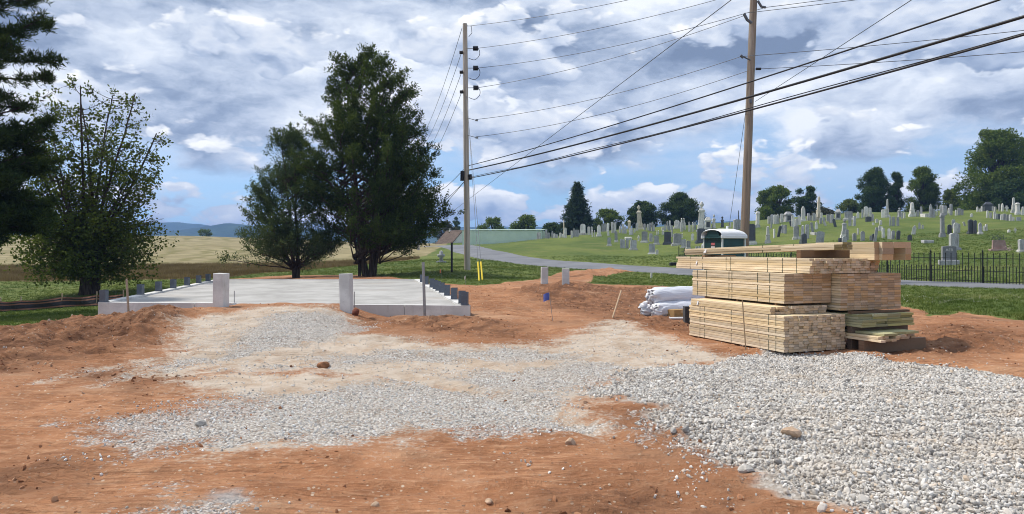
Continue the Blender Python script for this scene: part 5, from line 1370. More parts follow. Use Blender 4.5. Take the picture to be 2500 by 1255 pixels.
def tubes_np(lines, n=5):
    """lines: list of (pts Nx3, radii N) -> verts, quads"""
    V = []; F = []; b = 0
    ang = 2 * np.pi * np.arange(n) / n
    for pts, rad in lines:
        pts = np.asarray(pts, float); rad = np.asarray(rad, float)
        d = np.gradient(pts, axis=0); d /= np.linalg.norm(d, axis=1)[:, None] + 1e-9
        ref = np.where(np.abs(d[:, 2:3]) > .9, np.array([[1., 0, 0]]), np.array([[0, 0, 1.]]))
        a_ = np.cross(d, ref); a_ /= np.linalg.norm(a_, axis=1)[:, None] + 1e-9; c_ = np.cross(d, a_)
        ring = pts[:, None, :] + (a_[:, None, :] * np.cos(ang)[None, :, None] + c_[:, None, :] * np.sin(ang)[None, :, None]) * rad[:, None, None]
        m = len(pts); V.append(ring.reshape(-1, 3)); ii = np.arange(m * n).reshape(m, n) + b
        F.append(np.stack([ii[:-1].ravel(), np.roll(ii[:-1], -1, 1).ravel(), np.roll(ii[1:], -1, 1).ravel(), ii[1:].ravel()], 1)); b += m * n
    return np.concatenate(V), np.concatenate(F)
def leaves_np(anchor, dirs, n, spread, L, W, r, up=.3, along=.6):
    """n narrow diamond leaves round each anchor, pointing roughly along dirs"""
    k = len(anchor)
    a_ = np.repeat(anchor, n, 0) + r.normal(size=(k * n, 3)) * (np.repeat(spread, n)[:, None] if np.ndim(spread) else spread)
    d = np.repeat(dirs, n, 0) * along + r.normal(size=(k * n, 3)) * .6; d[:, 2] += up
    d /= np.linalg.norm(d, axis=1)[:, None] + 1e-9
    s = np.cross(d, r.normal(size=(k * n, 3))); s /= np.linalg.norm(s, axis=1)[:, None] + 1e-9
    l = (L * r.uniform(.6, 1.3, k * n))[:, None]; w = (W * r.uniform(.6, 1.3, k * n))[:, None]
    p0 = a_; p1_ = a_ + d * l * .5 + s * w; p2_ = a_ + d * l; p3 = a_ + d * l * .5 - s * w
    v = np.stack([p0, p1_, p2_, p3], 1).reshape(-1, 3); f = np.arange(len(v)).reshape(-1, 4)
    return v, f
def branch(p, d, L, r0, rr, seg=6, curl=.0, wob=.12):
    pts = [np.array(p, float)]; d = np.array(d, float); d /= np.linalg.norm(d)
    for i in range(seg):
        d = d + rr.normal(size=3) * wob; d[2] += curl; d /= np.linalg.norm(d); pts.append(pts[-1] + d * L / seg)
    return np.array(pts), r0 * np.linspace(1, .25, seg + 1)
def assemble(name, base, rz, label, cat, trunk_lines, leaf_vf, leafm, group='trees', tside=8):
    e = empty(name, base, rz, label, cat, group)
    v, f = tubes_np(trunk_lines, tside); obj('trunk', mesh_np('trunk', v, f, True), BARK, e)
    V = []; F = []; b = 0
    for v, f in leaf_vf: V.append(v); F.append(f + b); b += len(v)
    obj('crown', mesh_np('crown', np.concatenate(V), np.concatenate(F)), leafm, e)
    return e
def cedar(px, by, d, ty, prof, label, seed, mat, trunks, nb=230, L=.20, W=.035, nl=13, asym=0., gaps=0.):
    """prof: (height fraction, left half width px, right half width px)"""
    r = np.random.default_rng(seed); base = P(px, by, d); base.z = ground_z(base.x, base.y); mpp = d / FPX; Ht = (by - ty) * mpp
    hs = [p[0] for p in prof]; wl = [p[1] * mpp for p in prof]; wr_ = [p[2] * mpp for p in prof]
    lines = []; anc = []; dr = []
    tr = []
    for (dx, lean, top) in trunks:
        h = np.linspace(0, top * Ht, 9); x = dx + lean * (h / Ht) ** 1.0 * Ht + r.normal(size=9) * .03; y = r.normal(size=9) * .05
        pts = np.stack([x, y, h - .15], 1); rad = np.linspace(.03 * Ht / 1.0 * .5 * (1 if top > .9 else .45), .012, 9); rad[0] *= 1.25; lines.append((pts, rad)); tr.append((pts, top))
    for k in range(nb):
        s = r.uniform(.07, 1.0) ** .9
        tpts, top = tr[r.integers(len(tr))]
        if s > top: s = top * r.uniform(.6, 1)
        i = s / top * 8; i0 = min(int(i), 7); p = tpts[i0] + (tpts[i0 + 1] - tpts[i0]) * (i - i0)
        az = r.uniform(0, 2 * np.pi); cx_, sx_ = np.cos(az), np.sin(az)
        if vnoise(np.array([cx_ * 1.6 + 9 + seed]), np.array([sx_ * 1.6 + s * 7.5]), seed)[0] < gaps and s < .93: continue
        wdt = np.interp(s, hs, wr_) if cx_ > 0 else np.interp(s, hs, wl)
        dep = .5 * (np.interp(s, hs, wl) + np.interp(s, hs, wr_))
        tx = cx_ * wdt * r.uniform(.70, 1.08); tyy = sx_ * dep * r.uniform(.7, 1.05)
        tgt = np.array([tx, tyy, 0]); Lb = max(.35, np.linalg.norm(tgt - np.array([p[0], p[1], 0])))
        rise = Lb * (r.uniform(.25, .6) + .5 * s) 
        dv = np.array([tx - p[0], tyy - p[1], rise * .8])
        z0 = max(.2 * Ht * .3, p[2] - rise * .55)
        pts, rad = branch((p[0], p[1], z0), dv, Lb * 1.12, .012 + .012 * Lb, r, 6, .05, .10)
        if r.random() < .8: lines.append((pts, rad * .8))
        m = int(3 + Lb * 4.2)
        for q in range(m):
            w_ = r.uniform(.30, 1.0) ** .7; i = w_ * 6; i0 = min(int(i), 5); pp = pts[i0] + (pts[i0 + 1] - pts[i0]) * (i - i0)
            dd = pts[i0 + 1] - pts[i0]; dd = dd / (np.linalg.norm(dd) + 1e-9)
            sd_ = dd * .8 + r.normal(size=3) * .55 + np.array([0, 0, .25 + .35 * s]); sd_ /= np.linalg.norm(sd_); sl = r.uniform(.30, .70) * (1.1 - .35 * s)
            for j in range(6):
                f_ = (j + .6) / 6; anc.append(pp + sd_ * sl * f_ + r.normal(size=3) * .075 * (1.25 - f_)); dr.append(sd_)
    anc = np.array(anc); dr = np.array(dr)
    lf = leaves_np(anc, dr, nl, .05, L, W, r, .12, .75)
    return assemble('cedar_tree', base, 0, label, 'tree', lines, [lf], mat)
# the pair of cedars behind the slab
cedar(897, 672, 37.5, 133, [(0, 40, 40), (.06, 90, 130), (.13, 155, 182), (.25, 165, 190), (.47, 168, 196), (.58, 172, 150), (.69, 172, 146), (.80, 145, 130), (.87, 118, 120), (.94, 98, 76), (1.0, 70, 20)],
      'tall dark cedar tree with a double trunk behind the slab', 3, CEDARL, [(-.12, -.092, .995), (.22, .040, .955), (-.3, -.17, .66), (.35, .17, .6)], 600, .15, .024, 5, gaps=.45)
cedar(722, 680, 38.5, 320, [(0, 30, 30), (.05, 110, 80), (.17, 160, 120), (.33, 140, 115), (.45, 128, 105), (.55, 122, 90), (.68, 100, 70), (.8, 84, 40), (.9, 66, 22), (1.0, 40, 6)],
      'shorter bluish cedar tree standing left of the tall one', 9, CEDARS, [(0, -.10, .99), (.1, -.02, .97), (-.05, -.16, .8)], 380, .13, .020, 5, gaps=.43)

def multi_stem(px, by, d, ty, label, seed):
    r = np.random.default_rng(seed); base = P(px, by, d); base.z = ground_z(base.x, base.y); mpp = d / FPX; Ht = (by - ty) * mpp
    lines = []; anc = []; dr = []; dens = []
    fork = np.array([.0, 0, .95])
    lines.append((np.array([[0, 0, -.2], [0, 0, .15], [0, 0, .5], [.02, 0, 1.1]]), np.array([.40, .33, .29, .27])))
    lines.append((np.array([[.28, .05, -.2], [.3, .05, .3], [.38, .05, 1.2], [.55, .1, 2.6]]), np.array([.2, .16, .13, .09])))
    def env(z):   # crown half width at height z
        return np.interp(z / Ht, [0, .06, .18, .35, .5, .65, .8, .92, 1.0], [.8, 2.5, 3.0, 3.15, 3.1, 2.85, 2.45, 1.9, 1.1])
    stems = [(-.36, .05, .97), (-.25, .25, .93), (-.17, -.2, .95), (-.04, .1, .86), (.10, -.15, .93), (.20, .15, .93), (.33, -.05, .90), (.44, .2, .80), (.55, -.2, .66), (-.5, -.2, .72), (.1, .5, .8), (-.1, -.55, .75), (.62, .1, .52), (-.62, .1, .5)]
    for (lx, ly, hh) in stems:
        L_ = hh * Ht * (1 + .1 * abs(lx)); pts, rad = branch(fork + r.normal(size=3) * [.16, .16, .15], (lx * .95, ly * .8, 1.0), L_ - .7, r.uniform(.055, .10), r, 12, .012, .045)
        lines.append((pts, rad))
        nb = int(42 * hh)
        for k in range(nb):
            s = r.uniform(.10, 1.0); i = s * 12; i0 = min(int(i), 11); p = pts[i0] + (pts[i0 + 1] - pts[i0]) * (i - i0)
            az = r.uniform(0, 2 * np.pi); out = np.array([np.cos(az) + .9 * np.sign(p[0]) * abs(p[0]) / 1.5 + .12, np.sin(az), r.uniform(-.1, .8)])
            Lb = r.uniform(.6, 2.1) * (1.15 - .58 * s)
            bp, br_ = branch(p, out, Lb, .016, r, 5, .03, .16); lines.append((bp, br_))
            for j in range(int(2 + Lb * 4)):
                w_ = r.uniform(.25, 1); i = w_ * 5; i1 = min(int(i), 4); q = bp[i1] + (bp[i1 + 1] - bp[i1]) * (i - i1)
                tp, trd = branch(q, out + r.normal(size=3) * .8, r.uniform(.15, .45), .007, r, 3, .02, .2); lines.append((tp, trd))
                for e_ in (1, 2, 3):
                    if r.random() < .66: anc.append(tp[e_]); dr.append(tp[e_] - tp[e_ - 1])
    # dense skirt low down
    for k in range(280):
        z = r.uniform(1.0, 3.1); az = r.uniform(0, 2 * np.pi); rad_ = env(z) * r.uniform(.25, 1.0) ** .6
        p = np.array([0, 0, max(.8, z - .5)]); tgt = np.array([np.cos(az) * rad_, np.sin(az) * rad_, z])
        bp, br_ = branch(p + r.normal(size=3) * .1, tgt - p, np.linalg.norm(tgt - p), .02, r, 5, -.01, .08)
        if k % 3 == 0: lines.append((bp, br_))
        for j in range(16):
            w_ = r.uniform(.35, 1); i = w_ * 5; i1 = min(int(i), 4); anc.append(bp[i1] + (bp[i1 + 1] - bp[i1]) * (i - i1) + r.normal(size=3) * .14); dr.append(bp[i1 + 1] - bp[i1])
    anc = np.array(anc); dr = np.array(dr); ok = np.hypot(anc[:, 0] - .2, anc[:, 1]) < env(anc[:, 2]) * 1.06; anc = anc[ok]; dr = dr[ok]
    kept = lines[:2]
    for pts, rad in lines[2:]:
        inside = np.hypot(pts[:, 0] - .2, pts[:, 1]) < env(pts[:, 2]) * 1.04
        k_ = len(pts) if inside.all() else int(np.argmin(inside))
        if k_ >= 3: kept.append((pts[:k_], rad[:k_] if k_ == len(pts) else rad[:k_] * np.linspace(1, .3, k_)))
    lines = kept
    dr /= np.linalg.norm(dr, axis=1)[:, None] + 1e-9
    lf = leaves_np(anc, dr, 3, .08, .13, .045, r, .0, .4)
    print('maple leaves', len(lf[1]), 'branches', len(lines))
    e = assemble('leafy_tree', base, 0, label, 'tree', lines[:], [lf], MAPLEL, tside=5)
    return e
multi_stem(214, 718, 29.5, 196, 'sparse many stemmed spring tree behind the silt fence', 4)

def big_pine(X0, Y0, Ht, label, seed):
    r = np.random.default_rng(seed); z0 = ground_z(X0, Y0); lines = [(np.array([[0, 0, -.3], [0, 0, Ht * .3], [.1, 0, Ht * .6], [.15, 0, Ht]]), np.array([.34, .27, .18, .04]))]
    anc = []; dr = []
    # boughs that reach into the picture, then the rest of the tree
    def bough(z, az, L_, droop, dens=1.0):
        pts, rad = branch((0, 0, z), (np.cos(az), np.sin(az), droop), L_, .05, r, 9, .012, .07); lines.append((pts, rad))
        for k in range(int(L_ * 13 * dens)):
            w_ = r.uniform(.22, 1); i = w_ * 9; i0 = min(int(i), 8); p = pts[i0] + (pts[i0 + 1] - pts[i0]) * (i - i0)
            sp = .42 * (1.15 - w_ * .6); side = r.choice([-1, 1]); lat = np.array([-np.sin(az), np.cos(az), 0]) * side
            tp, trd = branch(p, lat * r.uniform(.4, 1) + np.array([np.cos(az), np.sin(az), 0]) * r.uniform(.3, 1.) + np.array([0, 0, r.uniform(-.35, .55)]), sp * r.uniform(.6, 1.6), .012, r, 4, .03, .12); lines.append((tp, trd))
            for q in range(1, 5):
                for _ in range(2): anc.append(tp[q] + r.normal(size=3) * .035); dr.append(tp[q] - tp[q - 1] + np.array([0, 0, .02]))
    def zpx(py): return EYE - (py - HORIZON) / FPX * Y0 - z0
    reach = lambda px: (px - CX) / FPX * Y0 - X0
    for py, px, dn in ((8, 92, 1.2), (22, 60, 1.0), (95, 108, 1.2), (120, 128, 1.3), (150, 122, 1.2), (175, 100, 1.2), (255, 42, .8), (300, 70, .8), (320, 105, 1.3), (345, 120, 1.4), (365, 112, 1.3), (385, 90, 1.2), (410, 100, 1.0), (425, 96, .9),
                       (455, 88, 1.6), (475, 100, 1.7), (495, 112, 1.8), (510, 118, 1.8), (525, 116, 1.8), (540, 108, 1.8), (552, 85, 1.6), (470, 60, 1.6), (500, 70, 1.8), (530, 70, 1.8)):
        L_ = reach(px)
        for az in (r.uniform(-.16, .10), r.uniform(-.45, -.2), r.uniform(.15, .4))[:(3 if py > 440 else 2)]:
            bough(zpx(py) - .12 * L_ * .5, az, L_ * (1.0 if abs(az) < .2 else .9) * 1.02, .10, dn * .8)
    for k in range(70):
        z = r.uniform(1.6, Ht - .3); bough(z, r.uniform(.6, 2 * np.pi - .6), max(.6, 1.7 * (1 - (z / Ht) ** 2) * r.uniform(.7, 1.1)), r.uniform(.0, .25), .6)
    anc = np.array(anc); dr = np.array(dr); dr /= np.linalg.norm(dr, axis=1)[:, None] + 1e-9
    lf = leaves_np(anc, dr, 7, .03, .17, .013, r, .12, .7)
    print('pine leaves', len(lf[1]))
    return assemble('pine_tree', (X0, Y0, z0), 0, label, 'tree', lines, [lf], PINEL, tside=5)
big_pine(P(-210, 700, 21).x, 21.0, 11.5, 'dark pine tree reaching in from the picture edge with layered boughs', 12)

def far_tree(px, by, ty, hw, d, kind, mat, label, seed, name='tree', lobes=26, dens=1.0):
    r = np.random.default_rng(seed); x = (px - CX) / FPX * d; zg = ground_z(x, d); mpp = d / FPX; top = EYE - (ty - HORIZON) / FPX * d; Ht = top - zg; w = hw * mpp
    lines = []; anc = []; dr = []
    if kind == 'spruce':
        lines.append((np.array([[0, 0, -.2], [0, 0, Ht * .5], [0, 0, Ht]]), np.array([.22, .12, .02])))
        lv = 30
        for i in range(lv):
            s = i / (lv - 1); z = Ht * (.05 + .93 * s); L_ = w * (1.04 - s) ** .85 + .08
            for k in range(int(16 - 8 * s)):
                az = r.uniform(0, 2 * np.pi); q = L_ * r.uniform(.75, 1.12)
                pts, rad = branch((0, 0, z), (np.cos(az), np.sin(az), -.12), q, .03, r, 5, .01, .05); lines.append((pts, rad * .6))
                for j in range(int(4 + q * 6)):
                    t_ = r.uniform(.15, 1); ii = t_ * 5; i0 = min(int(ii), 4); p = pts[i0] + (pts[i0 + 1] - pts[i0]) * (ii - i0)
                    anc.append(p + r.normal(size=3) * np.array([.16, .16, .07])); dr.append([np.cos(az), np.sin(az), -.25])
        lf = leaves_np(np.array(anc), np.array(dr), 5, .09, .34, .055, r, -.1, .8)
    else:
        for k in range(3): lines.append((np.array([[0, 0, -.2], [r.normal() * .1, 0, Ht * .25], [r.normal() * w * .3, r.normal() * w * .3, Ht * .7]]), np.array([.25, .18, .03])))
        low = .05 if kind != 'bush' else .0
        for k in range(int(lobes * 1.5)):
            s = r.uniform(0, 1); z = Ht * (low + (1 - low) * s)
            if kind == 'pine': env = w * np.interp(s, [0, .2, .5, .8, 1], [.85, 1.0, .85, .55, .15])
            else: env = w * np.interp(s, [0, .25, .55, .8, 1], [.75, 1.0, 1.0, .75, .3])
            az = r.uniform(0, 2 * np.pi); env *= .72 + .5 * float(vnoise(np.array([np.cos(az) * 1.3 + seed]), np.array([s * 4 + np.sin(az)]), seed)[0]); q = env * r.uniform(.3, .95); c_ = np.array([np.cos(az) * q, np.sin(az) * q * .8, z * .96]); sz = w * r.uniform(.13, .28) * (.75 if kind == 'pine' else 1)
            sz = min(sz, max(.25, (Ht - c_[2]) * .9 + .12))
            pts = np.array([[0, 0, Ht * .2], c_ * [.5, .5, .7], c_]); lines.append((pts, np.array([.10, .06, .02])))
            m = int(52 * dens)
            dd = r.normal(size=(m, 3)); dd /= np.linalg.norm(dd, axis=1)[:, None]; rad = sz * r.uniform(.35, 1.05, m)
            pp = c_ + dd * rad[:, None] * np.array([1.15, 1.15, .75]); anc.append(pp); dr.append(dd)
        lf = leaves_np(np.concatenate(anc), np.concatenate(dr), 4, .12, .30 if kind != 'pine' else .40, .09 if kind != 'pine' else .045, r, .15 if kind == 'pine' else 0., .6)
    return assemble(name, (x, d, zg), 0, label, 'bush' if kind == 'bush' else 'tree', lines, [lf], mat, 'trees round the cemetery', 5)
FT = [(1410, 590, 446, 44, 101, 'spruce', SPRUCEL, 'lone dark spruce with drooping boughs at the cemetery end', 'spruce_tree', 0, 1),
      (1205, 570, 533, 42, 132, 'bush', MIDL, 'bright green rounded tree behind the shed beside the grey pole', 'tree', 22, 1),
      (1282, 572, 526, 42, 128, 'bush', MIDL, 'green rounded tree behind the shed next to the spruce', 'tree', 26, 1),
      (1084, 590, 540, 34, 150, 'bush', DULLL, 'dull brownish tree behind the brown roof', 'tree', 20, .8),
      (1112, 585, 528, 12, 185, 'bush', DARKL, 'small dark distant tree beside the grey pole', 'tree', 12, .8),
      (1350, 585, 548, 32, 118, 'bush', DARKL, 'low dark hedge tree left of the lone spruce', 'tree', 18, 1),
      (1480, 575, 514, 42, 118, 'bush', MIDL, 'green bushy tree right of the lone spruce', 'tree', 26, 1),
      (1568, 562, 494, 42, 113, 'round', DARKL, 'dark leafy tree behind the cream urn column', 'tree', 34, 1.2),
      (1662, 558, 474, 58, 114, 'pine', DARKL, 'wide dark round pine behind the white draped monument', 'pine_tree', 60, 1.4),
      (1895, 535, 456, 50, 118, 'round', MIDL, 'round green tree on the hilltop right of the brown pole', 'tree', 40, 1.2),
      (1969, 535, 453, 32, 121, 'round', DARKL, 'small round tree behind the tall cream obelisk', 'tree', 24, 1.2),
      (2138, 520, 412, 50, 112, 'pine', DARKL, 'broad dark pine on the hilltop, leftmost of three', 'pine_tree', 60, 1.3),
      (2188, 520, 417, 24, 115, 'pine', DARKL, 'narrow dark pine standing between two broad hilltop trees', 'pine_tree', 30, 1.2),
      (2252, 520, 410, 50, 112, 'pine', MIDL, 'broad green hilltop tree right of the narrow pine', 'tree', 58, 1.3),
      (2078, 525, 490, 42, 120, 'bush', PALEL, 'pale feathery shrub left of the hilltop pines', 'shrub', 18, .8),
      (2322, 520, 462, 34, 116, 'bush', PALEL, 'pale leafy shrub behind the stones right of the hilltop pines', 'shrub', 22, 1),
      (2378, 520, 472, 40, 112, 'bush', MIDL, 'green shrub at the foot of the tall hilltop tree', 'shrub', 26, 1),
      (2432, 520, 314, 88, 104, 'round', MIDL, 'tall loose leafy tree towering over the cemetery at the picture edge', 'tree', 80, 1.4),
      (2530, 520, 350, 75, 108, 'round', DARKL, 'dark leafy tree cut by the picture edge', 'tree', 60, 1.3),
      (2470, 520, 440, 60, 100, 'bush', DARKL, 'dark undergrowth tree behind the monuments at the picture edge', 'tree', 30, 1.2),
      (500, 580, 558, 20, 235, 'bush', MIDL, 'small green tree far beyond the stubble field', 'tree', 14, .7),
      (592, 582, 568, 22, 235, 'bush', MIDL, 'low green bush far beyond the stubble field beside the cedar', 'bush', 12, .7),
      (2010, 530, 510, 26, 118, 'bush', DULLL, 'low reddish brown hedge behind the tall cream obelisk', 'hedge', 14, .8)]
for i, (px, by, ty, hw, d, kind, mt, lb, nm, lo_, dn) in enumerate(FT): far_tree(px, by, ty, hw, d, kind, mt, lb, 100 + i, nm, lo_ or 20, dn)

# ------------------------------------------------------------------ loose stone, clods, grass (nobody could count these)
def scatter(name, pts, rot, scl, idx, sources, label, cat):
    me = bpy.data.meshes.new(name); me.vertices.add(len(pts)); me.vertices.foreach_set('co', np.asarray(pts, np.float32).ravel())
    a_ = me.attributes.new('rot', 'FLOAT_VECTOR', 'POINT'); a_.data.foreach_set('vector', np.asarray(rot, np.float32).ravel())
    a_ = me.attributes.new('scl', 'FLOAT_VECTOR', 'POINT'); a_.data.foreach_set('vector', np.asarray(scl, np.float32).ravel())
    a_ = me.attributes.new('idx', 'INT', 'POINT'); a_.data.foreach_set('value', np.asarray(idx, np.int32))
    o = obj(name, me); tag(o, label, cat, kind='stuff')
    col = bpy.data.collections.new(name + '_sources')
    for i, (m, mt) in enumerate(sources):
        s_ = bpy.data.objects.new('%s_source_%02d' % (name, i), m); col.objects.link(s_)
        if not m.materials: m.materials.append(mt)
    g = bpy.data.node_groups.new(name, 'GeometryNodeTree')
    g.interface.new_socket('Geometry', in_out='INPUT', socket_type='NodeSocketGeometry'); g.interface.new_socket('Geometry', in_out='OUTPUT', socket_type='NodeSocketGeometry')
    gi = g.nodes.new('NodeGroupInput'); go = g.nodes.new('NodeGroupOutput')
    ip = g.nodes.new('GeometryNodeInstanceOnPoints'); ci = g.nodes.new('GeometryNodeCollectionInfo')
    ci.inputs['Collection'].default_value = col; ci.inputs['Separate Children'].default_value = True; ci.inputs['Reset Children'].default_value = True
    def na(nm, typ):
        n_ = g.nodes.new('GeometryNodeInputNamedAttribute'); n_.data_type = typ; n_.inputs[0].default_value = nm; return n_.outputs[0]
    L_ = g.links.new
    L_(gi.outputs[0], ip.inputs['Points']); L_(ci.outputs[0], ip.inputs['Instance']); ip.inputs['Pick Instance'].default_value = True
    L_(na('idx', 'INT'), ip.inputs['Instance Index']); L_(na('rot', 'FLOAT_VECTOR'), ip.inputs['Rotation']); L_(na('scl', 'FLOAT_VECTOR'), ip.inputs['Scale'])
    L_(ip.outputs[0], go.inputs[0])
    md = o.modifiers.new('scatter', 'NODES'); md.node_group = g
    return o
def rock_mesh(seed, sub=2):
    rr = np.random.default_rng(seed); bm = bmesh.new(); bmesh.ops.create_icosphere(bm, subdivisions=sub, radius=1)
    ax = [Vector(rr.normal(size=3)).normalized() for _ in range(9)]; cut = rr.uniform(.5, .88, 9); st_ = rr.uniform(.65, 1.2, 3)
    for w in bm.verts:
        for a_, c_ in zip(ax, cut):
            d_ = w.co.dot(a_)
            if d_ > c_: w.co -= a_ * (d_ - c_) * .9
        w.co = Vector((w.co.x * st_[0], w.co.y * st_[1], w.co.z * st_[2] * .8))
    me = bpy.data.meshes.new('stone'); bm.to_mesh(me); bm.free(); return me
def rand_stone(name, cols, rough=.9):
    m, t = new_mat(name); oi = t.n('ShaderNodeObjectInfo'); r = oi.outputs['Random']
    geo = t.n('ShaderNodeNewGeometry'); n = t.noise(geo.outputs['Position'], 55, 3, .6)
    c = t.cramp(r, cols); c = t.mix(t.ramp(n, .5, .75, 0, .35), c, (.30, .27, .23)); c = t.mix(t.ramp(t.noise(geo.outputs['Position'], .8, 5, .65), .48, .72, 0, .55), c, (.50, .41, .31)); finish(t, c, rough, None, .2); return m
WST = rand_stone('limestone_chips', [(0, (.22, .21, .20)), (.12, (.34, .32, .295)), (.35, (.49, .465, .425)), (.65, (.60, .575, .535)), (.88, (.71, .69, .655)), (1, (.50, .40, .30))])
SST = rand_stone('small_chips', [(0, (.30, .28, .26)), (.15, (.50, .475, .44)), (.5, (.68, .66, .62)), (.9, (.80, .79, .77)), (1, (.55, .43, .32))])
CLODM = rand_stone('clay_clods', [(0, (.17, .072, .034)), (.4, (.29, .125, .058)), (.75, (.42, .205, .105)), (.93, (.52, .32, .19)), (1, (.62, .54, .46))])
rocks_a = [(rock_mesh(i + 1, 2), WST) for i in range(10)]
rocks_b = [(rock_mesh(i + 31, 1), SST) for i in range(6)]
rocks_c = [(rock_mesh(i + 61, 1), CLODM) for i in range(6)]
r6 = np.random.default_rng(21)
def pick(x0, x1, y0, y1, n, keep, dist_pow=0.):
    x = r6.uniform(x0, x1, n); y = r6.uniform(y0, y1, n)
    k = (np.abs(x) < .80 * y + 1.5) & (r6.random(n) < keep(x, y)); return x[k], y[k]
def rscale(n, lo, hi, p=2.0): return (lo + (hi - lo) * r6.random(n) ** p)
# big white gravel bed
x, y = pick(0, 11, 3.0, 12.2, 300000, lambda x, y: sstep(.15, 1.0, mask_at('stone', x, y) + fbm(x * 2.4, y * 2.4, 90, 3) * .9))
s = rscale(len(x), .008, .0215, 2.0); lay = r6.random(len(x))
z = ground_zv(x, y) + s * .15 + lay * .010
pts = np.stack([x, y, z], 1); rot = r6.uniform(0, 6.28, (len(x), 3)); scl = s[:, None] * r6.uniform(.75, 1.25, (len(x), 3))
x2, y2 = pick(0, 11, 3.0, 12.2, 9000, lambda x, y: .16 * sstep(.005, .2, mask_at('stone', x, y)) + .5 * sstep(.3, .7, mask_at('stone', x, y)))
s2 = rscale(len(x2), .018, .038, 2.8); pts = np.concatenate([pts, np.stack([x2, y2, ground_zv(x2, y2) + s2 * .3 + .008], 1)]); rot = np.concatenate([rot, r6.uniform(0, 6.28, (len(x2), 3))]); scl = np.concatenate([scl, s2[:, None] * r6.uniform(.7, 1.2, (len(x2), 3))])
print('gravel', len(pts))
scatter('gravel', pts, rot, scl, r6.integers(0, 10, len(pts)), rocks_a, 'bed of loose white crushed stone spread across the near corner', 'gravel')
# finer chips on the worked patches, with strays
def keep_small(x, y):
    nz = fbm(x * 1.7, y * 1.7, 95, 4)
    nz2 = fbm(x * .8 + 3, y * 1.3, 96, 4); g_ = sstep(.30, .80, mask_at('grav', x, y) + nz * .9 + nz2 * 1.0) * .85
    d_ = .16 * sstep(.3, .8, mask_at('dust', x, y) + nz * .8)
    st_ = .25 * sstep(-.35, .1, mask_at('stone', x, y) - .45 + nz * .7) * (mask_at('stone', x, y) > .0)
    near_ = sstep(.25, .5, fbm(x * .7, y * .7, 97, 3) + .25) * .018
    return np.maximum.reduce([g_, d_, st_, near_]) * mask_at('dirt', x, y)
x, y = pick(-12, 9, 4.0, 17.5, 230000, keep_small)
s = rscale(len(x), .005, .016, 2.0); pts = np.stack([x, y, ground_zv(x, y) + s * .3], 1)
print('chips', len(pts))
scatter('gravel_chips', pts, r6.uniform(0, 6.28, (len(x), 3)), s[:, None] * r6.uniform(.7, 1.3, (len(x), 3)), r6.integers(0, 6, len(x)), rocks_b, 'thin scatter of small grey stone chips over clay and dust', 'gravel')
# clay clods
def keep_clod(x, y):
    nz = fbm(x * 1.3, y * 1.3, 101, 4)
    return (.10 * sstep(.0, .3, nz) + .05 + .55 * sstep(.35, .8, mask_at('dark', x, y) + nz * 1.2)) * mask_at('dirt', x, y) * (1 - mask_at('slab', x, y)) * (1 - .9 * mask_at('stone', x, y)) * (1 - .7 * mask_at('dust', x, y))
x, y = pick(-22, 22, 4.0, 30, 300000, keep_clod)
s = rscale(len(x), .004, .026, 5.5); pts = np.stack([x, y, ground_zv(x, y) + s * .15], 1)
print('clods', len(pts))
scatter('soil_clods', pts, r6.uniform(0, 6.28, (len(x), 3)), s[:, None] * np.array([1.3, 1.2, .55]) * r6.uniform(.7, 1.3, (len(x), 3)), r6.integers(0, 6, len(x)), rocks_c, 'loose clods of red clay lying on the bare soil', 'soil')
# grass
def tuft(seed, n=10, h=1.0, spread=.45, w=.035, bend=.5):
    rr = np.random.default_rng(seed); vs = []; fs = []
    for k in range(n):
        a_ = rr.uniform(0, 6.28); p = Vector((rr.normal() * spread * .5, rr.normal() * spread * .5, -.05)); d_ = Vector((math.cos(a_), math.sin(a_), 0)); s_ = Vector((-d_.y, d_.x, 0)); hh = h * rr.uniform(.55, 1.1); bb = bend * rr.uniform(.2, 1.0) * hh
        b = len(vs); vs += [p - s_ * w, p + s_ * w, p + d_ * bb * .35 + Vector((0, 0, hh * .6)) + s_ * w * .7, p + d_ * bb * .35 + Vector((0, 0, hh * .6)) - s_ * w * .7, p + d_ * bb + Vector((0, 0, hh))]
        fs += [(b, b + 1, b + 2, b + 3), (b + 3, b + 2, b + 4)]
    me = bpy.data.meshes.new('tuft'); me.from_pydata([tuple(q) for q in vs], [], fs); return me
def blade_mat(name, cols, tr=.3):
    m, t = new_mat(name); oi = t.n('ShaderNodeObjectInfo'); geo = t.n('ShaderNodeNewGeometry')
    n = t.noise(geo.outputs['Position'], .35, 4, .6)
    c = t.cramp(t.math('ADD', t.math('MULTIPLY', oi.outputs['Random'], .45), t.math('MULTIPLY', t.ramp(n, .3, .7), .55)), cols)
    d = t.n('ShaderNodeBsdfDiffuse', ins={0: c}); trn = t.n('ShaderNodeBsdfTranslucent', ins={0: c}); mx = t.n('ShaderNodeMixShader', ins={0: tr, 1: d.outputs[0], 2: trn.outputs[0]})
    o = t.n('ShaderNodeOutputMaterial'); t.nt.links.new(mx.outputs[0], o.inputs[0]); return m
GRB = blade_mat('grass_blades', [(0, (.055, .092, .020)), (.45, (.100, .145, .032)), (.8, (.150, .180, .048)), (1, (.25, .23, .10))])
DRY = blade_mat('dry_stalks', [(0, (.10, .072, .030)), (.5, (.20, .150, .066)), (1, (.33, .265, .135))], .2)
gsrc = [(tuft(i, 11, 1.0, 1.1, .045, .9), GRB) for i in range(6)]
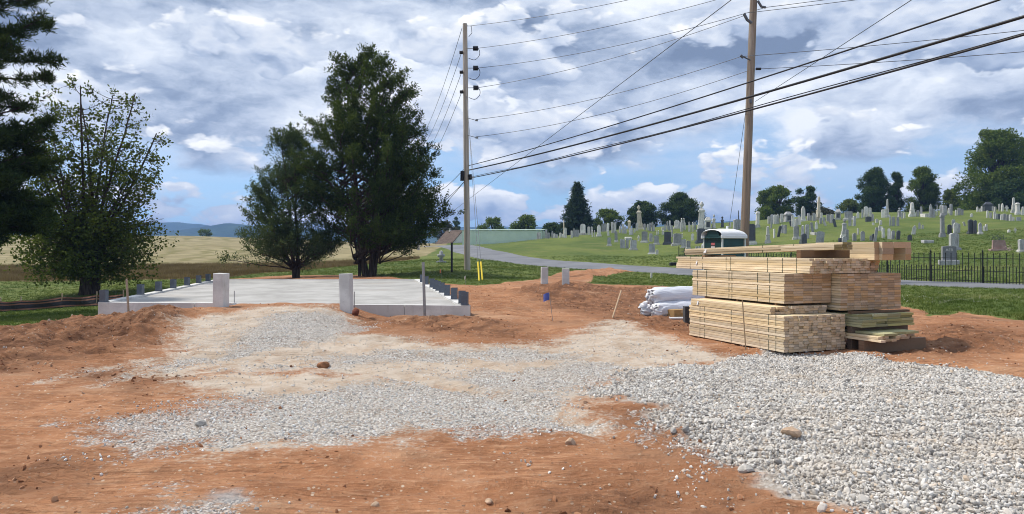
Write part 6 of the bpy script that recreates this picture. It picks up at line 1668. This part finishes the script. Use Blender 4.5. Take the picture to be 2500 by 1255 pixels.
def keep_grass(x, y):
    off = np.ones(x.shape); k = (y > 14)
    rdv = road_in(x[k], y[k]); off[k] = sstep(.0, .15, rdv)
    return (1 - sstep(.35, .6, mask_at('dirt', x, y) + fbm(x * 1.1, y * 1.1, 110, 3) * .5)) * (1 - mask_at('crop', x, y)) * off * np.clip((19 / np.maximum(y, 12)) ** 1.5, .05, 1)
x, y = pick(-46, 46, 12, 62, 330000, keep_grass)
tall = sstep(.05, .3, fbm(x * .35, y * .35, 112, 3)) * (y < 27) * (x > 6)
s = r6.uniform(.035, .075, len(x)) * (1 + 1.0 * tall) * (1 + .35 * sstep(25, 55, y)); pts = np.stack([x, y, ground_zv(x, y)], 1)
print('grass', len(pts))
scatter('grass', pts, np.stack([r6.normal(size=len(x)) * .1, r6.normal(size=len(x)) * .1, r6.uniform(0, 6.28, len(x))], 1), np.stack([s * 1.5, s * 1.5, s], 1), r6.integers(0, 6, len(x)), gsrc, 'short green lawn grass with rougher tufts along the soil edge', 'grass')
dsrc = [(tuft(40 + i, 12, 1.0, .6, .018, .35), DRY) for i in range(5)]
x, y = pick(-52, 4, 38, 66, 60000, lambda x, y: sstep(.3, .6, mask_at('crop', x, y) + fbm(x, y, 120, 3) * .4) * .8)
s = r6.uniform(.18, .42, len(x)) * .8; pts = np.stack([x, y, ground_zv(x, y)], 1)
print('dry', len(pts))
scatter('dry_field_grass', pts, np.stack([r6.normal(size=len(x)) * .12, r6.normal(size=len(x)) * .12, r6.uniform(0, 6.28, len(x))], 1), np.stack([s, s, s], 1), r6.integers(0, 5, len(x)), dsrc, 'dry brown standing stalks along the near edge of the stubble field', 'dry grass')
# clover heads in the rough grass on the right
CLOV = simple('clover_white', (.74, .72, .66), .8)
cm = bmesh.new(); bmesh.ops.create_icosphere(cm, subdivisions=1, radius=1); cme = bpy.data.meshes.new('clover'); cm.to_mesh(cme); cm.free()
x, y = pick(9, 18, 17, 25, 1500, lambda x, y: (mask_at('dirt', x, y) < .3) * sstep(.0, .35, fbm(x * .5, y * .5, 130, 3) + .12) * np.exp(-((y - 20.5) / 2.2) ** 2) * .5)
s = r6.uniform(.007, .012, len(x)); pts = np.stack([x, y, ground_zv(x, y) + r6.uniform(.06, .12, len(x))], 1)
scatter('clover_flowers', pts, np.zeros((len(x), 3)), np.stack([s, s, s], 1), np.zeros(len(x)), [(cme, CLOV)], 'white clover heads dotted through the rough grass by the lane', 'flowers')
